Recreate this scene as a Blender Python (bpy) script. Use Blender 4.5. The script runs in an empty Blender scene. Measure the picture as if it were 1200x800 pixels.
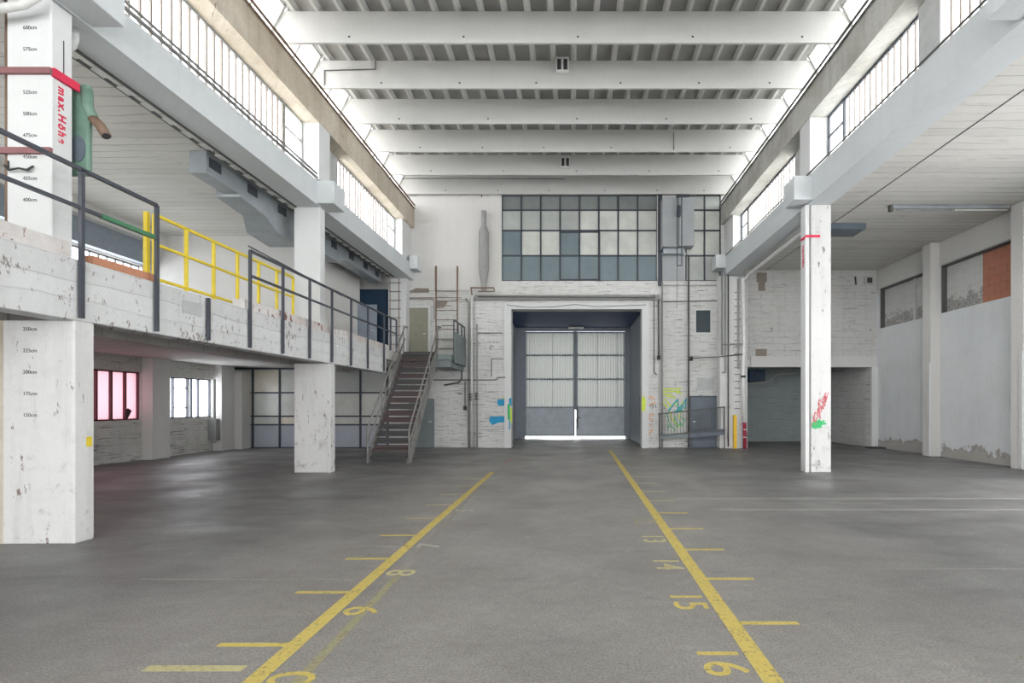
import bpy, bmesh, math, random
from mathutils import Vector, Matrix
random.seed(7)
C = bpy.context.scene.collection
SC = bpy.context.scene
E = 1.65                                  # eye height; heights below are absolute metres

# ------------------------------------------------------------------ camera, sky, lights, exposure
cam = bpy.data.cameras.new('camera'); cam.lens = 18.0; cam.sensor_width = 36.0
cam.shift_x = -0.06; cam.shift_y = 0.0617; cam.clip_end = 300
co = bpy.data.objects.new('camera', cam); C.objects.link(co)
co.location = (0, 0, E); co.rotation_euler = (math.pi/2, 0, 0); SC.camera = co

SKY = 6.0
w = bpy.data.worlds.new('overcast_sky'); SC.world = w; w.use_nodes = True
wn = w.node_tree.nodes; wb = wn['Background']
wb.inputs[0].default_value = (0.97, 0.985, 1.0, 1); wb.inputs[1].default_value = SKY

def daylight(name, loc, size, aim, k=1.0, col=(0.99, 0.99, 1.0)):
    """daylight standing outside an opening; same brightness per area as the sky unless k says otherwise"""
    l = bpy.data.lights.new(name, 'AREA'); l.shape = 'RECTANGLE'
    l.size, l.size_y = size; l.energy = SKY*math.pi*size[0]*size[1]*k; l.color = col
    o = bpy.data.objects.new(name, l); C.objects.link(o); o.location = loc
    o.rotation_euler = Vector(aim).to_track_quat('-Z', 'Y').to_euler(); return o
daylight('daylight_clerestory_left', (-7.9, 5, 8.9), (28, 3.0), (1, 0, -0.15), 1.0)
daylight('daylight_clerestory_right', (7.5, 5, 9.0), (28, 3.0), (-1, 0, -0.15), 1.15)
daylight('daylight_left_windows', (-13.8, 5, 1.9), (30, 1.8), (1, 0, 0), 1.3)
daylight('daylight_left_upper', (-13.8, 4, 5.3), (24, 1.3), (1, 0, 0.0), 1.4)
daylight('daylight_right_gate', (12.9, 7.6, 2.4), (6.5, 4.6), (-1, 0, 0), .8)
daylight('fill_rear_openings', (0, -11.2, 4.6), (20, 8.6), (0, 1, 0), .42)  # added frontal fill, entering by invented openings behind the viewer
daylight('daylight_behind_portal', (0, 26.6, 2.6), (6.0, 5.6), (0, -1, 0), .5)

SC.view_settings.view_transform = 'Standard'; SC.view_settings.look = 'None'
SC.view_settings.gamma = 1.0; SC.view_settings.use_curve_mapping = False
SC.view_settings.exposure = 0.06
SC.cycles.use_denoising = True
SC.cycles.max_bounces = 10; SC.cycles.diffuse_bounces = 6; SC.cycles.transparent_max_bounces = 12
SC.cycles.sample_clamp_indirect = 8.0; SC.cycles.caustics_reflective = False; SC.cycles.caustics_refractive = False

# ------------------------------------------------------------------ helpers
WL = {}                                    # world location of every root
def tag(o, label=None, cat=None, group=None, kind=None):
    if label: o['label'] = label
    if cat: o['category'] = cat
    if group: o['group'] = group
    if kind: o['kind'] = kind
    return o
def thing(name, label, cat, loc=(0, 0, 0), group=None):
    o = bpy.data.objects.new(name, None); C.objects.link(o); o.empty_display_size = .1
    o.location = loc; WL[o] = Vector(loc); return tag(o, label, cat, group)
def obj(name, bm, m, parent=None, smooth=False, label=None, base=None):
    """link a bmesh (world coordinates) as one mesh object"""
    off = WL.get(parent, Vector((0, 0, 0))) if parent is not None else Vector(base or (0, 0, 0))
    bmesh.ops.recalc_face_normals(bm, faces=bm.faces[:])
    if off.length > 0: bmesh.ops.translate(bm, verts=bm.verts[:], vec=-off)
    me = bpy.data.meshes.new(name); bm.to_mesh(me); bm.free()
    for mm in (m if isinstance(m, (list, tuple)) else [m]): me.materials.append(mm)
    if smooth:
        for p in me.polygons: p.use_smooth = True
    o = bpy.data.objects.new(name, me); C.objects.link(o)
    if parent is not None: o.parent = parent; WL[o] = off
    else: o.location = off; WL[o] = off
    if label: o['label'] = label
    return o
def struct(name, bm, m, label, cat=None): 
    o = obj(name, bm, m); return tag(o, label, cat, None, 'structure')
def B(): return bmesh.new()
def box(bm, x0, x1, y0, y1, z0, z1, mi=0):
    x0, x1 = sorted((x0, x1)); y0, y1 = sorted((y0, y1)); z0, z1 = sorted((z0, z1))
    vs = [bm.verts.new((x, y, z)) for x in (x0, x1) for y in (y0, y1) for z in (z0, z1)]
    for f in ((0,1,3,2),(4,6,7,5),(0,4,5,1),(2,3,7,6),(0,2,6,4),(1,5,7,3)):
        bm.faces.new([vs[i] for i in f]).material_index = mi
    return bm
def bx(*a): return box(B(), *a)
def bevel(bm, r=.012, seg=1):
    bmesh.ops.bevel(bm, geom=[e for e in bm.edges], offset=r, segments=seg, affect='EDGES', profile=.5, clamp_overlap=True); return bm
def prism(bm, pts, axis, a, b, mi=0):
    """polygon pts (2D) extruded along axis x/y/z from a to b"""
    def mk(p, t): return {'x': (t, p[0], p[1]), 'y': (p[0], t, p[1]), 'z': (p[0], p[1], t)}[axis]
    v0 = [bm.verts.new(mk(p, a)) for p in pts]; v1 = [bm.verts.new(mk(p, b)) for p in pts]
    n = len(pts)
    for f in [v0, v1[::-1]] + [[v0[i], v0[(i+1)%n], v1[(i+1)%n], v1[i]] for i in range(n)]:
        bm.faces.new(f).material_index = mi
    return bm
def hexa(bm, a, b, mi=0):
    """solid between two quads a, b (4 points each)"""
    v0 = [bm.verts.new(p) for p in a]; v1 = [bm.verts.new(p) for p in b]
    for f in [v0, v1[::-1]] + [[v0[i], v0[(i+1)%4], v1[(i+1)%4], v1[i]] for i in range(4)]:
        bm.faces.new(f).material_index = mi
    return bm
def tube(bm, pts, r, seg=8, square=False):
    pts = [Vector(p) for p in pts]
    if square: seg = 4
    rings = []; d0 = (pts[1]-pts[0]).normalized()
    up = Vector((0, 0, 1)) if abs(d0.z) < .9 else Vector((1, 0, 0))
    s = d0.cross(up).normalized()
    for i, p in enumerate(pts):
        if i == 0: t = d0; k = 1
        elif i == len(pts)-1: t = (pts[i]-pts[i-1]).normalized(); k = 1
        else:
            a = (pts[i]-pts[i-1]).normalized(); b = (pts[i+1]-pts[i]).normalized()
            t = (a+b).normalized(); k = 1/max(.5, t.dot(a))
        s = (s - t*s.dot(t)).normalized(); u = t.cross(s)
        ring = []
        for j in range(seg):
            an = 2*math.pi*(j+.5)/seg
            rr = r*(1.414 if square else 1)
            ring.append(bm.verts.new(p + (s*math.cos(an)*rr + u*math.sin(an)*rr)*(k if 0 < i < len(pts)-1 else 1)))
        rings.append(ring)
    for a, b in zip(rings, rings[1:]):
        for j in range(seg): bm.faces.new((a[j], a[(j+1)%seg], b[(j+1)%seg], b[j]))
    bm.faces.new(rings[0][::-1]); bm.faces.new(rings[-1]); return bm
def tb(*a, **k): return tube(B(), *a, **k)
def grid_wall(bm, axis, t0, t1, u0, u1, z0, z1, holes):
    """wall slab with rectangular holes (u0,u1,z0,z1); axis = the direction of its thickness"""
    us = sorted({u0, u1, *[min(max(h[i], u0), u1) for h in holes for i in (0, 1)]})
    zs = sorted({z0, z1, *[min(max(h[i], z0), z1) for h in holes for i in (2, 3)]})
    V = {}
    def v(i, j, k):
        if (i, j, k) not in V:
            u, z, t = us[i], zs[j], (t0, t1)[k]
            V[i, j, k] = bm.verts.new((t, u, z) if axis == 'x' else (u, t, z))
        return V[i, j, k]
    def solid(i, j):
        if i < 0 or j < 0 or i >= len(us)-1 or j >= len(zs)-1: return False
        uc, zc = (us[i]+us[i+1])/2, (zs[j]+zs[j+1])/2
        return not any(h[0] < uc < h[1] and h[2] < zc < h[3] for h in holes)
    for i in range(len(us)-1):
        for j in range(len(zs)-1):
            if not solid(i, j): continue
            for k in (0, 1): bm.faces.new([v(i,j,k), v(i+1,j,k), v(i+1,j+1,k), v(i,j+1,k)])
            if not solid(i-1, j): bm.faces.new([v(i,j,0), v(i,j,1), v(i,j+1,1), v(i,j+1,0)])
            if not solid(i+1, j): bm.faces.new([v(i+1,j,0), v(i+1,j,1), v(i+1,j+1,1), v(i+1,j+1,0)])
            if not solid(i, j-1): bm.faces.new([v(i,j,0), v(i,j,1), v(i+1,j,1), v(i+1,j,0)])
            if not solid(i, j+1): bm.faces.new([v(i,j+1,0), v(i,j+1,1), v(i+1,j+1,1), v(i+1,j+1,0)])
    return bm
def X(px, Y): return (px-672)*Y/600       # drawing reading -> metres at distance Y
def Z(py, Y): return E+(474-py)*Y/600
def text_bm(s, size, M, depth=.002, bold=0.0, align='CENTER', space=1.0):
    cu = bpy.data.curves.new('t', 'FONT'); cu.body = s; cu.size = size; cu.extrude = depth; cu.offset = bold
    cu.space_character = space; cu.align_x = align; cu.align_y = 'CENTER'
    o = bpy.data.objects.new('t', cu); C.objects.link(o)
    dg = bpy.context.evaluated_depsgraph_get(); dg.update()
    me = bpy.data.meshes.new_from_object(o.evaluated_get(dg))
    bm = B(); bm.from_mesh(me); bmesh.ops.transform(bm, matrix=M, verts=bm.verts[:])
    bpy.data.objects.remove(o); bpy.data.curves.remove(cu); bpy.data.meshes.remove(me); return bm
def frameM(loc, right, up):
    r = Vector(right).normalized(); u = Vector(up).normalized(); n = r.cross(u)
    M = Matrix.Identity(4)
    for i in range(3): M[i][0], M[i][1], M[i][2], M[i][3] = r[i], u[i], n[i], loc[i]
    return M

# ------------------------------------------------------------------ materials
class N:
    def __init__(s, name):
        s.m = bpy.data.materials.new(name); s.m.use_nodes = True; s.t = s.m.node_tree
        s.b = s.t.nodes['Principled BSDF']; s.out = s.t.nodes['Material Output']
    def n(s, ty, **k):
        x = s.t.nodes.new(ty)
        for a, v in k.items():
            if a.startswith('i_'):
                key = a[2:]; x.inputs[int(key) if key.isdigit() else key].default_value = v
            else: setattr(x, a, v)
        return x
    def l(s, a, b): s.t.links.new(a, b)
    def math(s, op, a, b=None, c=None):
        x = s.n('ShaderNodeMath', operation=op)
        for i, v in enumerate((a, b, c)):
            if v is None: continue
            if isinstance(v, (int, float)): x.inputs[i].default_value = v
            else: s.l(v, x.inputs[i])
        return x.outputs[0]
    def pos(s):
        g = s.n('ShaderNodeNewGeometry'); q = s.n('ShaderNodeSeparateXYZ'); s.l(g.outputs['Position'], q.inputs[0]); return g.outputs['Position'], q.outputs
    def vec(s, x, y, z=0.0):
        q = s.n('ShaderNodeCombineXYZ')
        for i, v in enumerate((x, y, z)):
            if isinstance(v, (int, float)): q.inputs[i].default_value = v
            else: s.l(v, q.inputs[i])
        return q.outputs[0]
    def noise(s, vec, scale, detail=4, rough=.55, dist=0.0):
        x = s.n('ShaderNodeTexNoise'); x.inputs['Scale'].default_value = scale; x.inputs['Detail'].default_value = detail
        x.inputs['Roughness'].default_value = rough; x.inputs['Distortion'].default_value = dist; s.l(vec, x.inputs['Vector']); return x.outputs['Fac']
    def ramp(s, f, a, b, lo=0.0, hi=1.0):
        x = s.n('ShaderNodeMapRange'); s.l(f, x.inputs[0])
        for i, v in enumerate((a, b, lo, hi)): x.inputs[i+1].default_value = v
        return x.outputs[0]
    def mix(s, f, a, b):
        x = s.n('ShaderNodeMix', data_type='RGBA')
        for sock, v in ((x.inputs[0], f), (x.inputs[6], a), (x.inputs[7], b)):
            if isinstance(v, (int, float)): sock.default_value = v
            elif isinstance(v, tuple): sock.default_value = (*v[:3], 1)
            else: s.l(v, sock)
        return x.outputs[2]
    def bump(s, h, dist=.01, strength=.6):
        x = s.n('ShaderNodeBump'); x.inputs['Distance'].default_value = dist; x.inputs['Strength'].default_value = strength
        s.l(h, x.inputs['Height']); s.l(x.outputs[0], s.b.inputs['Normal'])
    def col(s, c, rough=.8, metal=0.0, spec=.3):
        if isinstance(c, tuple): s.b.inputs['Base Color'].default_value = (*c[:3], 1)
        else: s.l(c, s.b.inputs['Base Color'])
        if isinstance(rough, (int, float)): s.b.inputs['Roughness'].default_value = rough
        else: s.l(rough, s.b.inputs['Roughness'])
        s.b.inputs['Metallic'].default_value = metal; s.b.inputs['Specular IOR Level'].default_value = spec
        return s.m
def S(r, g, b):                            # 0..255 display colour -> linear
    return tuple(((c/255+.055)/1.055)**2.4 if c > 10 else c/3294 for c in (r, g, b))

def wall_mat(name, base, second=None, dirt=.25, chips=.0, chip_col=(.10, .085, .07), brick=None, boards=None, streak=.15, rough=.85, base_dirt=0.0, chip_scale=(9, 3), cracks=0.0, low=0.0, scuff=0.0, foot=None):
    k = N(name); P, (x, y, z) = k.pos()
    u = k.math('ADD', x, y)
    uv = k.vec(u, z)
    second = second or tuple(c*.72 for c in base)
    c = k.mix(k.ramp(k.noise(P, .9, 5, .6), .42, .7, 0, .55*min(1, dirt*3)), base, second)
    c = k.mix(k.ramp(k.noise(P, 14, 3, .7), .4, .75, 0, dirt), c, tuple(v*.6 for v in base))
    st = k.noise(k.vec(k.math('MULTIPLY', u, 5.0), k.math('MULTIPLY', z, .45), k.math('MULTIPLY', y, .1)), 1.0, 5, .65)
    c = k.mix(k.ramp(st, .5, .78, 0, streak), c, tuple(v*.45 for v in base))
    h = k.noise(P, 30, 4, .7)
    if brick:
        b = k.n('ShaderNodeTexBrick'); b.inputs['Scale'].default_value = 1.0
        b.inputs['Brick Width'].default_value, b.inputs['Row Height'].default_value = brick[:2]
        b.inputs['Mortar Size'].default_value = brick[2]; b.inputs['Mortar Smooth'].default_value = .35
        b.inputs['Color1'].default_value = (1, 1, 1, 1); b.inputs['Color2'].default_value = (.82, .82, .82, 1); b.inputs['Mortar'].default_value = (0, 0, 0, 1)
        wob = k.ramp(k.noise(P, 3.0, 3), 0, 1, -.03, .03)
        k.l(k.vec(k.math('ADD', u, wob), k.math('ADD', z, wob)), b.inputs['Vector'])
        mort = b.outputs['Fac']
        patch = k.ramp(k.noise(P, 1.7, 4, .7), .44, .62, .15, 1)
        dk = k.math('MULTIPLY', k.math('MULTIPLY', mort, patch), brick[3])
        c = k.mix(dk, c, (.12, .11, .10))
        h = k.math('ADD', k.math('MULTIPLY', h, .35), k.math('MULTIPLY', k.math('SUBTRACT', 1.0, mort), .8))
    if boards:                              # shuttering boards: lines along one direction
        wd, along = boards[:2]; v = {'x': y, 'y': x, 'z': z}[along]; a = {'x': x, 'y': y, 'z': u}[along]
        wav = k.ramp(k.noise(k.vec(k.math('MULTIPLY', a, .7), k.math('MULTIPLY', v, 1.5)), 1.0, 3), 0, 1, -.10, .10)
        q = k.math('DIVIDE', k.math('ADD', v, wav), wd); fr = k.math('FRACT', q); idx = k.math('FLOOR', q)
        rnd = k.n('ShaderNodeTexWhiteNoise', noise_dimensions='1D'); k.l(idx, rnd.inputs['W'])
        line = k.math('MAXIMUM', k.ramp(fr, .0, .07, 1, 0), k.ramp(fr, .95, 1, 0, 1))
        brk = k.ramp(k.noise(k.vec(k.math('MULTIPLY', a, .9), k.math('MULTIPLY', idx, 3.7)), 1.0, 3), .42, .6, .1, 1)
        c = k.mix(k.math('MULTIPLY', k.math('MULTIPLY', line, brk), boards[2]), c, tuple(q_*.3 for q_ in base))
        c = k.mix(k.ramp(rnd.outputs['Value'], 0, 1, 0, .26), c, tuple(q_*.6 for q_ in base))
        h = k.math('ADD', k.math('MULTIPLY', h, .3), k.math('SUBTRACT', rnd.outputs['Value'], line))
    if boards and boards[1] == 'x':
        bn = k.noise(k.vec(k.math('MULTIPLY', x, .8), k.math('MULTIPLY', y, 7.0)), 1.0, 6, .72, .3)
        c = k.mix(k.ramp(bn, .57, .68, 0, .5), c, tuple(q_*.5 for q_ in base))
    if chips > 0:
        cs = k.noise(k.vec(k.math('MULTIPLY', u, chip_scale[0]), k.math('MULTIPLY', z, chip_scale[1]), k.math('MULTIPLY', x, .5)), 1.0, 6, .75)
        th = .72-.16*chips
        cl = k.ramp(k.noise(P, 1.1, 3), .35, .65, -.05, .05)
        c = k.mix(k.ramp(k.math('ADD', cs, cl), th, th+.035), c, chip_col)
    if scuff > 0:
        sn = k.noise(k.vec(k.math('MULTIPLY', u, 3.0), k.math('MULTIPLY', z, 3.5), k.math('MULTIPLY', y, .3)), 1.0, 7, .72)
        c = k.mix(k.math('MULTIPLY', k.ramp(sn, .56, .66), k.ramp(z, .1, 1.6, scuff, scuff*.12)), c, (.20, .19, .18))
        sn2 = k.noise(k.vec(k.math('MULTIPLY', u, 7.0), k.math('MULTIPLY', z, 1.1)), 1.0, 6, .7)
        c = k.mix(k.ramp(sn2, .60, .70, 0, scuff*.5), c, (.30, .27, .24))
    if cracks > 0:                          # thin broken dark joints running level
        cn = k.noise(k.vec(k.math('MULTIPLY', u, 1.6), k.math('MULTIPLY', z, 20.0), k.math('MULTIPLY', y, .05)), 1.0, 4, .68, .25)
        amt = k.ramp(z, .3, 3.4, cracks+low, cracks)
        gate = k.ramp(k.noise(P, 1.4, 3), .38, .62, .25, 1)
        c = k.mix(k.math('MULTIPLY', k.math('MULTIPLY', k.ramp(cn, .56, .63), gate), amt), c, (.10, .095, .09))
        c = k.mix(k.math('MULTIPLY', k.ramp(k.noise(P, 5, 6, .8), .56, .66), k.ramp(z, .2, 2.6, .25+low*.5, .05)), c, (.16, .15, .14))
        h = k.math('SUBTRACT', h, k.ramp(cn, .56, .65))
    if foot:                                # blackened band at a sill height
        fn_ = k.noise(k.vec(k.math('MULTIPLY', u, 2.0), k.math('MULTIPLY', z, 2.5)), 1.0, 7, .75)
        fe = k.math('ADD', z, k.ramp(fn_, .3, .7, -.5, .4))
        c = k.mix(k.math('MULTIPLY', k.ramp(fe, foot, foot+.12, .75, 0), k.ramp(k.noise(P, 16, 4, .7), .35, .6, .3, 1)), c, S(96, 92, 86))
    if base_dirt > 0:                       # scuffed band that really sits at the foot of the wall
        n2 = k.noise(k.vec(k.math('MULTIPLY', u, 2.2), k.math('MULTIPLY', z, 2.0)), 1.0, 6, .7)
        e = k.math('ADD', k.math('MULTIPLY', z, 1.0), k.ramp(n2, .3, .7, -.28, .28))
        c = k.mix(k.ramp(e, base_dirt, base_dirt+.04, .8, 0), c, S(158, 152, 144))
        c = k.mix(k.math('MULTIPLY', k.ramp(e, base_dirt+.0, base_dirt+.1, 1, 0), k.ramp(e, base_dirt-.03, base_dirt, 0, .6)), c, S(95, 88, 80))
    k.bump(h, .012, .5)
    return k.col(c, rough)
def plain(name, c, rough=.5, metal=0.0, var=.15, spec=.4, scale=6):
    k = N(name); P, _ = k.pos()
    cc = k.mix(k.ramp(k.noise(P, scale, 4, .65), .35, .7, 0, 1), c, tuple(v*(1-var) for v in c))
    k.bump(k.noise(P, 40, 2), .003, .25)
    return k.col(cc, rough, metal, spec)

WHITE = (.80, .80, .78)
M = {}
M['column'] = wall_mat('painted_concrete_column', (.66,.66,.645), dirt=.14, chips=.55, streak=.3, scuff=.6, chip_col=(.2,.15,.13))
M['column_clean'] = wall_mat('painted_concrete_upper', (.66,.67,.665), dirt=.06, chips=.0, streak=.05)
M['beam'] = wall_mat('painted_concrete_beam', (.60,.63,.64), dirt=.08, chips=.0, streak=.10)
M['fascia'] = wall_mat('peeling_painted_fascia', (.66,.67,.665), dirt=.15, chips=.85, streak=.2, chip_scale=(13, 5), chip_col=(.25,.22,.2), boards=(.24, 'z', .25))
M['kerb'] = wall_mat('rust_stained_kerb', (.70,.68,.66), second=(.30,.20,.17), dirt=.3, chips=.8, chip_col=(.22,.10,.08))
M['runway'] = wall_mat('stained_runway_concrete', S(205,196,180), second=S(140,122,96), dirt=.4, chips=.35, streak=.5, chip_col=S(110,98,82))
M['brickwhite'] = wall_mat('whitewashed_brick', (.64,.64,.62), dirt=.18, chips=.25, brick=(1.3, .27, .009, .42), streak=.22, chip_col=(.16,.15,.14), cracks=.7, low=.3)
M['brickpeel'] = wall_mat('peeling_whitewashed_brick', (.66,.66,.645), dirt=.2, chips=.3, brick=(1.3, .27, .010, .4), streak=.2, chip_col=(.08,.08,.08), chip_scale=(3, 11), cracks=.8, low=.2)
M['blockwhite'] = wall_mat('painted_block_wall', (.58,.58,.565), second=(.49,.46,.41), dirt=.15, chips=.3, brick=(.9, .25, .010, .45), streak=.2, cracks=.5)
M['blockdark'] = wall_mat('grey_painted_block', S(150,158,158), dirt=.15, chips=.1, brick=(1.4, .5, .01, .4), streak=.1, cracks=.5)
M['plaster'] = wall_mat('white_plaster', (.66,.68,.69), dirt=.16, chips=.0, streak=.12, base_dirt=.32)
M['plasterplain'] = wall_mat('smooth_plaster', (.63,.62,.60), dirt=.08, chips=.0, streak=.06)
M['wallleft'] = wall_mat('left_concrete_wall', (.62,.61,.58), dirt=.25, chips=.45, brick=(1.1, .26, .010, .5), streak=.25, chip_col=(.2,.19,.18), cracks=.6, low=.3)
M['ceil'] = wall_mat('board_marked_ceiling', (.66,.65,.61), dirt=.14, streak=.0, boards=(.26, 'x', 1.0))
M['ceil_low'] = wall_mat('gallery_soffit', (.60,.59,.56), dirt=.1, streak=.0, boards=(.5, 'x', .8))
M['runway_r'] = wall_mat('grey_stained_runway_concrete', S(192,192,186), second=S(132,126,110), dirt=.4, chips=.35, streak=.55, chip_col=S(112,106,94))
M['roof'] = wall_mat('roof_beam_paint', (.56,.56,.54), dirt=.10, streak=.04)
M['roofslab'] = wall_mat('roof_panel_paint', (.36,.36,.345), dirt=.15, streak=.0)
M['navy'] = plain('navy_paint', S(40,66,90), .6)
M['navy_ceiling'] = plain('deep_navy_ceiling_paint', S(26,60,104), .6)
M['recess'] = plain('grey_blue_paint', S(150,157,165), .7)
M['infilldirty'] = wall_mat('dirty_painted_block', (.58,.58,.565), dirt=.15, chips=.3, brick=(.9, .25, .010, .3), streak=.15, cracks=.12, foot=4.85)
M['redbrick'] = wall_mat('bare_hollow_brick', S(180,124,102), dirt=.3, brick=(.42, .24, .012, .75), streak=.1)
M['orange'] = wall_mat('orange_hollow_brick', S(188,134,106), dirt=.15, brick=(.33, .2, .006, .5), streak=.1)
M['black'] = plain('dark_grey_steel_paint', S(70,74,82), .45)
M['frame'] = plain('dark_window_steel', S(62,68,76), .5)
M['redframe'] = plain('dark_red_window_steel', S(96,50,56), .5)
M['yellow'] = plain('yellow_rail_paint', S(232,206,60), .5, var=.12)
M['yellowbar'] = plain('yellow_bar_paint', S(240,195,40), .5)
M['greypipe'] = plain('grey_pipe_paint', S(150,152,150), .5)
M['ribmetal'] = plain('brownish_grey_glazing_rib', S(138,130,124), .6)
M['whitepipe'] = plain('white_pipe_paint', S(215,216,212), .5)
M['brightpipe'] = plain('bright_white_pipe', S(238,238,236), .4)
M['darkpipe'] = plain('dark_pipe', S(90,90,88), .5)
M['duct'] = plain('galvanised_duct', S(165,172,176), .38, metal=.35, var=.25, scale=2)
M['grille'] = plain('duct_grille', S(62,66,72), .6)
M['green'] = plain('green_machine_paint', S(110,140,124), .45)
M['greenrail'] = plain('green_rail_tape', S(70,125,90), .5)
M['nozzle'] = plain('brown_hose', S(122,100,84), .6)
M['steelgrey'] = plain('grey_stair_steel', S(140,138,135), .5, var=.3)
M['maroon'] = plain('maroon_clamp_paint', S(140,95,98), .6)
M['red'] = plain('red_paint', S(212,50,80), .6, var=.08)
M['darkred'] = plain('red_pipe_paint', S(160,45,70), .5)
M['ink'] = plain('black_stencil_ink', S(60,60,62), .8)
M['cabinet'] = plain('grey_cabinet_sheet', S(152,155,157), .45, var=.1, scale=2)
M['doorgreen'] = plain('grey_green_door', S(120,130,130), .5)
M['doortan'] = plain('grey_olive_door', S(140,138,122), .5)
M['doorblue'] = plain('blue_grey_steel_door', S(100,110,120), .45, var=.25, scale=2)
M['doorgrey'] = plain('light_blue_grey_door', S(140,150,160), .5)
M['gateblue'] = plain('gate_lower_sheet', S(188,196,204), .42, var=.2, scale=3)
M['panelgrey'] = plain('plain_grey_panel', S(182,184,183), .6)
M['silencer'] = plain('matt_grey_sheet', S(150,150,148), .6)
M['brownpatch'] = plain('brown_grey_patch', S(140,132,122), .9)
M['spray_blue'] = plain('blue_spray', S(40,150,195), .7, var=.1)
M['spray_teal'] = plain('teal_spray', S(40,160,170), .7)
M['spray_green'] = plain('green_spray', S(60,185,110), .7)
M['spray_lime'] = plain('lime_spray', S(205,225,80), .7)
M['spray_orange'] = plain('orange_spray', S(240,165,95), .7)
M['spray_pink'] = plain('pink_red_spray', S(240,100,115), .7)

# floor
k = N('worn_asphalt_floor'); P, (x, y, z) = k.pos()
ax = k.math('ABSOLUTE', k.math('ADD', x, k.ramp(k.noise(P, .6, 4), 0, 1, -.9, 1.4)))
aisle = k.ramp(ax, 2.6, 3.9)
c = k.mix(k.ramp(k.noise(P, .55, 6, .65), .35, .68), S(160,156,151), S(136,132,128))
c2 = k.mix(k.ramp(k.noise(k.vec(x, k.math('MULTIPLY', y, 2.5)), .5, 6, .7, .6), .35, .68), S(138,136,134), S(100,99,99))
c = k.mix(aisle, c, c2)  # darker aisles: smoother concrete, but mostly the nave's light put into the colour
sp = k.noise(P, 60, 3, .8)
c = k.mix(k.ramp(sp, .34, .5, .6, 0), c, (.07,.068,.065)); c = k.mix(k.ramp(sp, .55, .68, 0, .45), c, (.55,.54,.52)); c = k.mix(k.ramp(k.noise(P, 9, 5, .75), .35, .65, .22, 0), c, (.1,.1,.1))
sc_ = k.noise(k.vec(k.math('MULTIPLY', x, .7), k.math('MULTIPLY', y, 9.0)), 1.0, 5, .7)
c = k.mix(k.math('MULTIPLY', k.ramp(sc_, .66, .72, 0, .22), aisle), c, (.5,.5,.49))
sc2 = k.noise(k.vec(k.math('MULTIPLY', x, 1.2), k.math('MULTIPLY', y, 3.0), 4.0), 1.0, 6, .75, 1.2)
c = k.mix(k.ramp(sc2, .58, .7, 0, .35), c, (.11,.11,.11))
k.bump(sp, .006, .5)
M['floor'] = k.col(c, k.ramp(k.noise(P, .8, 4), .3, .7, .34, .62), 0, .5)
def paint(name, c, wear=.5):
    k = N(name); P, _ = k.pos(); n = k.noise(P, 30, 4, .8)
    n2 = k.noise(P, 5, 4, .8)
    cc = k.mix(k.math('MULTIPLY', k.ramp(n, .5, .6), k.ramp(n2, .4, .6, .1, wear)), c, S(120,112,90))
    return k.col(cc, .6)
M['lineyellow'] = paint('yellow_floor_paint', S(208,188,104), .8)
M['linepale'] = paint('pale_floor_paint', S(196,188,140), .6)
M['linefaded'] = paint('faded_floor_paint', S(160,155,125), .9)
M['linewhite'] = paint('white_floor_paint', S(188,186,176), .7)
M['linefaint'] = paint('faint_floor_paint', S(150,147,140), .9)
M['linered'] = paint('red_floor_paint', S(190,110,100), .5)

def glass_mat(name, col, transp, rough=.3, tl=1.0):
    k = N(name); P, _ = k.pos()
    tr = k.n('ShaderNodeBsdfTransparent'); tr.inputs[0].default_value = (*col, 1)
    tl_ = k.n('ShaderNodeBsdfTranslucent'); tl_.inputs[0].default_value = (*[v*tl for v in col], 1)
    gl = k.n('ShaderNodeBsdfGlossy'); gl.inputs['Roughness'].default_value = rough; gl.inputs[0].default_value = (.8,.8,.8,1)
    a = k.n('ShaderNodeMixShader'); a.inputs[0].default_value = 1-transp; k.l(tr.outputs[0], a.inputs[1]); k.l(tl_.outputs[0], a.inputs[2])
    b = k.n('ShaderNodeMixShader'); b.inputs[0].default_value = .05; k.l(a.outputs[0], b.inputs[1]); k.l(gl.outputs[0], b.inputs[2])
    k.l(b.outputs[0], k.out.inputs[0]); return k.m
M['uglass'] = glass_mat('profiled_glass', (.95,.95,.95), .55)
M['pinkglass'] = glass_mat('pink_tinted_pane', (.38,.275,.295), .10)
M['clearglass'] = glass_mat('clear_pane', (.92,.93,.95), .8, .05)
M['corrugated'] = glass_mat('corrugated_translucent_sheet', (.58,.60,.57), .0, .35, .135)
def pane_mat(name, c, rough=.25, var=.3, tl=.0):
    k = N(name); P, _ = k.pos()
    cc = k.mix(k.ramp(k.noise(P, 1.3, 5, .65), .35, .7), c, tuple(v*(1-var) for v in c))
    k.col(cc, rough, 0, .5)
    if tl:
        t = k.n('ShaderNodeBsdfTranslucent'); k.l(k.mix(0.0, cc, (0, 0, 0)), t.inputs[0])
        a = k.n('ShaderNodeMixShader'); a.inputs[0].default_value = tl
        k.l(k.b.outputs[0], a.inputs[1]); k.l(t.outputs[0], a.inputs[2]); k.l(a.outputs[0], k.out.inputs[0])
    return k.m
M['pane_a'] = pane_mat('dusty_pane_cream', S(206,208,202), var=.22, tl=.10); M['pane_b'] = pane_mat('dusty_pane_grey', S(178,182,178), var=.2, tl=.05)
M['pane_c'] = pane_mat('blue_grey_pane', S(116,130,135), var=.15); M['pane_d'] = pane_mat('dim_dusty_pane', S(128,134,132), var=.2)  # dusty top-row panes; the dim space behind is put into their colour
M['pane_e'] = pane_mat('lower_grey_panel', S(172,176,186), .3, .1, tl=.1)
M['pane_f'] = pane_mat('warm_dusty_pane', S(214,209,196), .2, .2, tl=.16)
M['pane_dark'] = pane_mat('dark_glass', S(60,72,78), .08, .1)

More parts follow.
